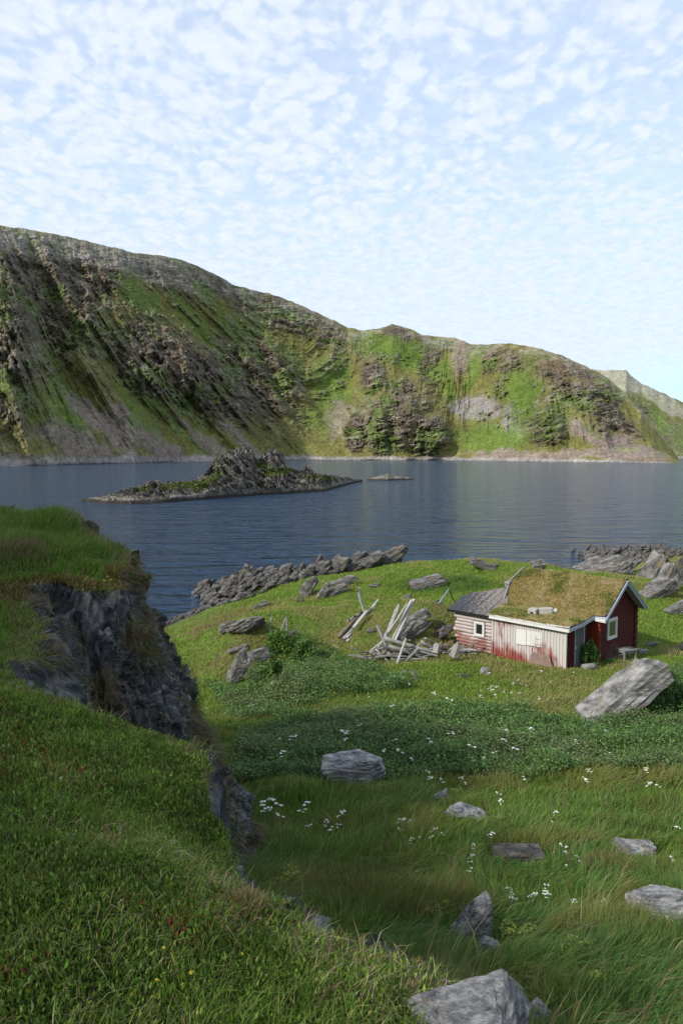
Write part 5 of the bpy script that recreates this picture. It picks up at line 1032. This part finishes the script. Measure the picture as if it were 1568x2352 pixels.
def umbel_mesh(seed, heads, hh, hr, pm='petal', stemr=.0022, name='cow_parsley'):
    r = random.Random(seed); m = MB(); tips = []; m.tube([(0, 0, -.05), (.02, 0, hh * .5), (.0, .01, hh * .75)], [stemr * 1.6, stemr * 1.3, stemr], 5)
    for k in range(heads):
        a = r.uniform(0, 6.28); q = r.uniform(.0, .55) * hh * .35; t = (math.cos(a) * q, math.sin(a) * q, hh * r.uniform(.82, 1.05)); m.tube([(0, .01, hh * .72), t], [stemr, stemr * .6], 4); tips.append(t)
    ns = len(m.f)
    for t in tips:
        R = hr * r.uniform(.7, 1.25)
        for j in range(11):
            a = r.uniform(0, 6.28); q = R * math.sqrt(r.random()); c = Vector((t[0] + math.cos(a) * q, t[1] + math.sin(a) * q, t[2] + r.uniform(-.1, .25) * R)); s = R * r.uniform(.2, .36); b = len(m.v)
            for w in range(5): th = w * 1.2566 + a; m.v.append((c.x + math.cos(th) * s, c.y + math.sin(th) * s, c.z + r.uniform(-.15, .15) * s))
            m.v.append((c.x, c.y, c.z + s * .45)); m.f += [(b + w, b + (w + 1) % 5, b + 5) for w in range(5)]
    me = bpy.data.meshes.new(name); me.from_pydata(m.v, [], m.f); me.update(); me.materials.append(MAT['stemgreen']); me.materials.append(MAT[pm])
    me.polygons.foreach_set('material_index', [0 if i < ns else 1 for i in range(len(m.f))]); return me
UM = [umbel_mesh(i, 3 + i % 3, .55, .042) for i in range(6)]
near = [(620, 1838), (636, 1850), (612, 1862), (640, 1870), (628, 1835), (705, 1852), (698, 1862), (712, 1896), (780, 1868), (775, 1895), (762, 1905), (928, 1885), (936, 1888), (918, 1905), (998, 1908), (1008, 1915), (992, 1925), (945, 1930), (968, 1925), (1085, 1945), (1082, 1968),
        (1080, 1980), (1078, 2000), (1120, 1918), (1122, 1920), (1142, 1822), (1150, 1840), (1142, 1875), (1205, 1790), (1270, 1866), (1268, 1890), (1295, 1942), (1300, 1960), (1312, 1975), (1325, 1966), (1335, 1982), (1306, 1990), (1018, 2032), (1036, 2030), (1015, 2045), (1040, 2048), (1010, 2066),
        (1168, 2040), (1172, 2056), (1178, 2062), (1250, 2035), (1255, 2050), (1248, 2058), (1312, 2066), (1320, 2075), (1490, 1802), (1515, 1805), (1542, 1972), (1480, 1770), (1562, 1900), (1385, 2072), (1228, 2058),
        (1500, 2105), (1515, 2112), (1528, 2120), (1540, 2112), (1552, 2124), (1508, 2140), (1530, 2146), (1545, 2150), (1495, 2152), (1560, 2140), (1486, 2140), (1350, 1770), (1060, 1785), (985, 1770), (990, 1785), (908, 1700), (1012, 1792), (808, 1640), (1175, 1590), (1240, 1605),
        (600, 1850), (1068, 1800), (1110, 1745), (1340, 1790), (1400, 1730), (1460, 1700), (820, 1655), (880, 1720), (740, 1890)]
r9 = random.Random(9)
for i, (u, v) in enumerate(near):
    g = hit(u, v); top = .52 if g[1] < 16 else .45
    # put the head on the sight line: the foot stands a little nearer
    d = ray(u, v); t = g[1] / d[1]; p = g
    for k in range(40):
        t -= .02 * g[1] / 10; q = np.array([0, 0, CAMZ]) + d * t; gg = float(gz(q[0], q[1]))
        if q[2] - gg > top: break
    o = link(bpy.data.objects.new('cow_parsley', UM[i % 6])); o.location = (q[0], q[1], gg); sc = (q[2] - gg) / .52; o.scale = (sc * 1.05,) * 3; o.rotation_euler = (r9.uniform(-.12, .12), r9.uniform(-.1, .15), r9.uniform(0, 6.28))
    tag(o, 'white-headed cow parsley standing in the meadow grass', 'flower', 'cow parsley in the meadow')
for i in range(60):                                  # far and scattered heads round the cabin and nettles
    u, v = r9.choice([(r9.uniform(560, 1300), r9.uniform(1560, 1660)), (r9.uniform(1100, 1330), r9.uniform(1555, 1630)), (r9.uniform(620, 1560), r9.uniform(1700, 1800)), (r9.uniform(700, 900), r9.uniform(1500, 1560))])
    g = hit(u, v)
    if in_cabin(g[0], g[1]): continue
    o = link(bpy.data.objects.new('cow_parsley', UM[i % 6])); o.location = g; o.scale = (r9.uniform(.4, .75) if g[1] > 26 else r9.uniform(.7, 1.0),) * 3; o.rotation_euler = (0, 0, r9.uniform(0, 6.28)); tag(o, 'white-headed cow parsley standing in the meadow grass', 'flower', 'cow parsley in the meadow')
SM = [umbel_mesh(40 + i, 2, .09, .011, 'petal', .0012, 'bistort') for i in range(3)]; YM = [umbel_mesh(50 + i, 3, .12, .014, 'petal_yellow', .0012, 'yellow_flower') for i in range(3)]
for u, v in [(568, 2010), (687, 2012), (702, 2018), (730, 2035), (729, 2190), (1105, 2210), (870, 2006), (275, 2105), (140, 1808), (108, 1890)]:
    g = hit(u, v); o = link(bpy.data.objects.new('bistort', SM[r9.randrange(3)])); o.location = g; o.scale = (.6,) * 3; tag(o, 'tiny white flower spike in the heath of the near knoll', 'flower', 'white flower spikes on the knoll')
for u, v in [(140, 1210), (155, 1212), (192, 1235), (170, 1255), (240, 1352), (255, 1350), (248, 1342), (330, 1290), (355, 1288), (365, 1292), (340, 1300), (275, 1310), (285, 1316), (385, 1303), (30, 1185), (22, 1190)]:
    g = hit(u * .72 if u > 300 else u, v); o = link(bpy.data.objects.new('yellow_flower', YM[r9.randrange(3)])); o.location = g; o.scale = (.9,) * 3; tag(o, 'small yellow flower in the grass on top of the outcrop', 'flower', 'yellow flowers on the outcrop')
for u, v in [(375, 2210), (395, 2225), (440, 2270), (450, 2285), (360, 2290), (340, 2310), (350, 2330), (420, 2300), (60, 2210), (40, 2220), (555, 2225), (560, 2235), (180, 2340), (170, 2335), (300, 2320)]:
    g = hit(u, v); o = link(bpy.data.objects.new('yellow_flower', YM[r9.randrange(3)])); o.location = g; o.scale = (.42,) * 3; tag(o, 'pale yellow bud cluster low in the near heath', 'flower', 'yellow bud clusters in the near heath')
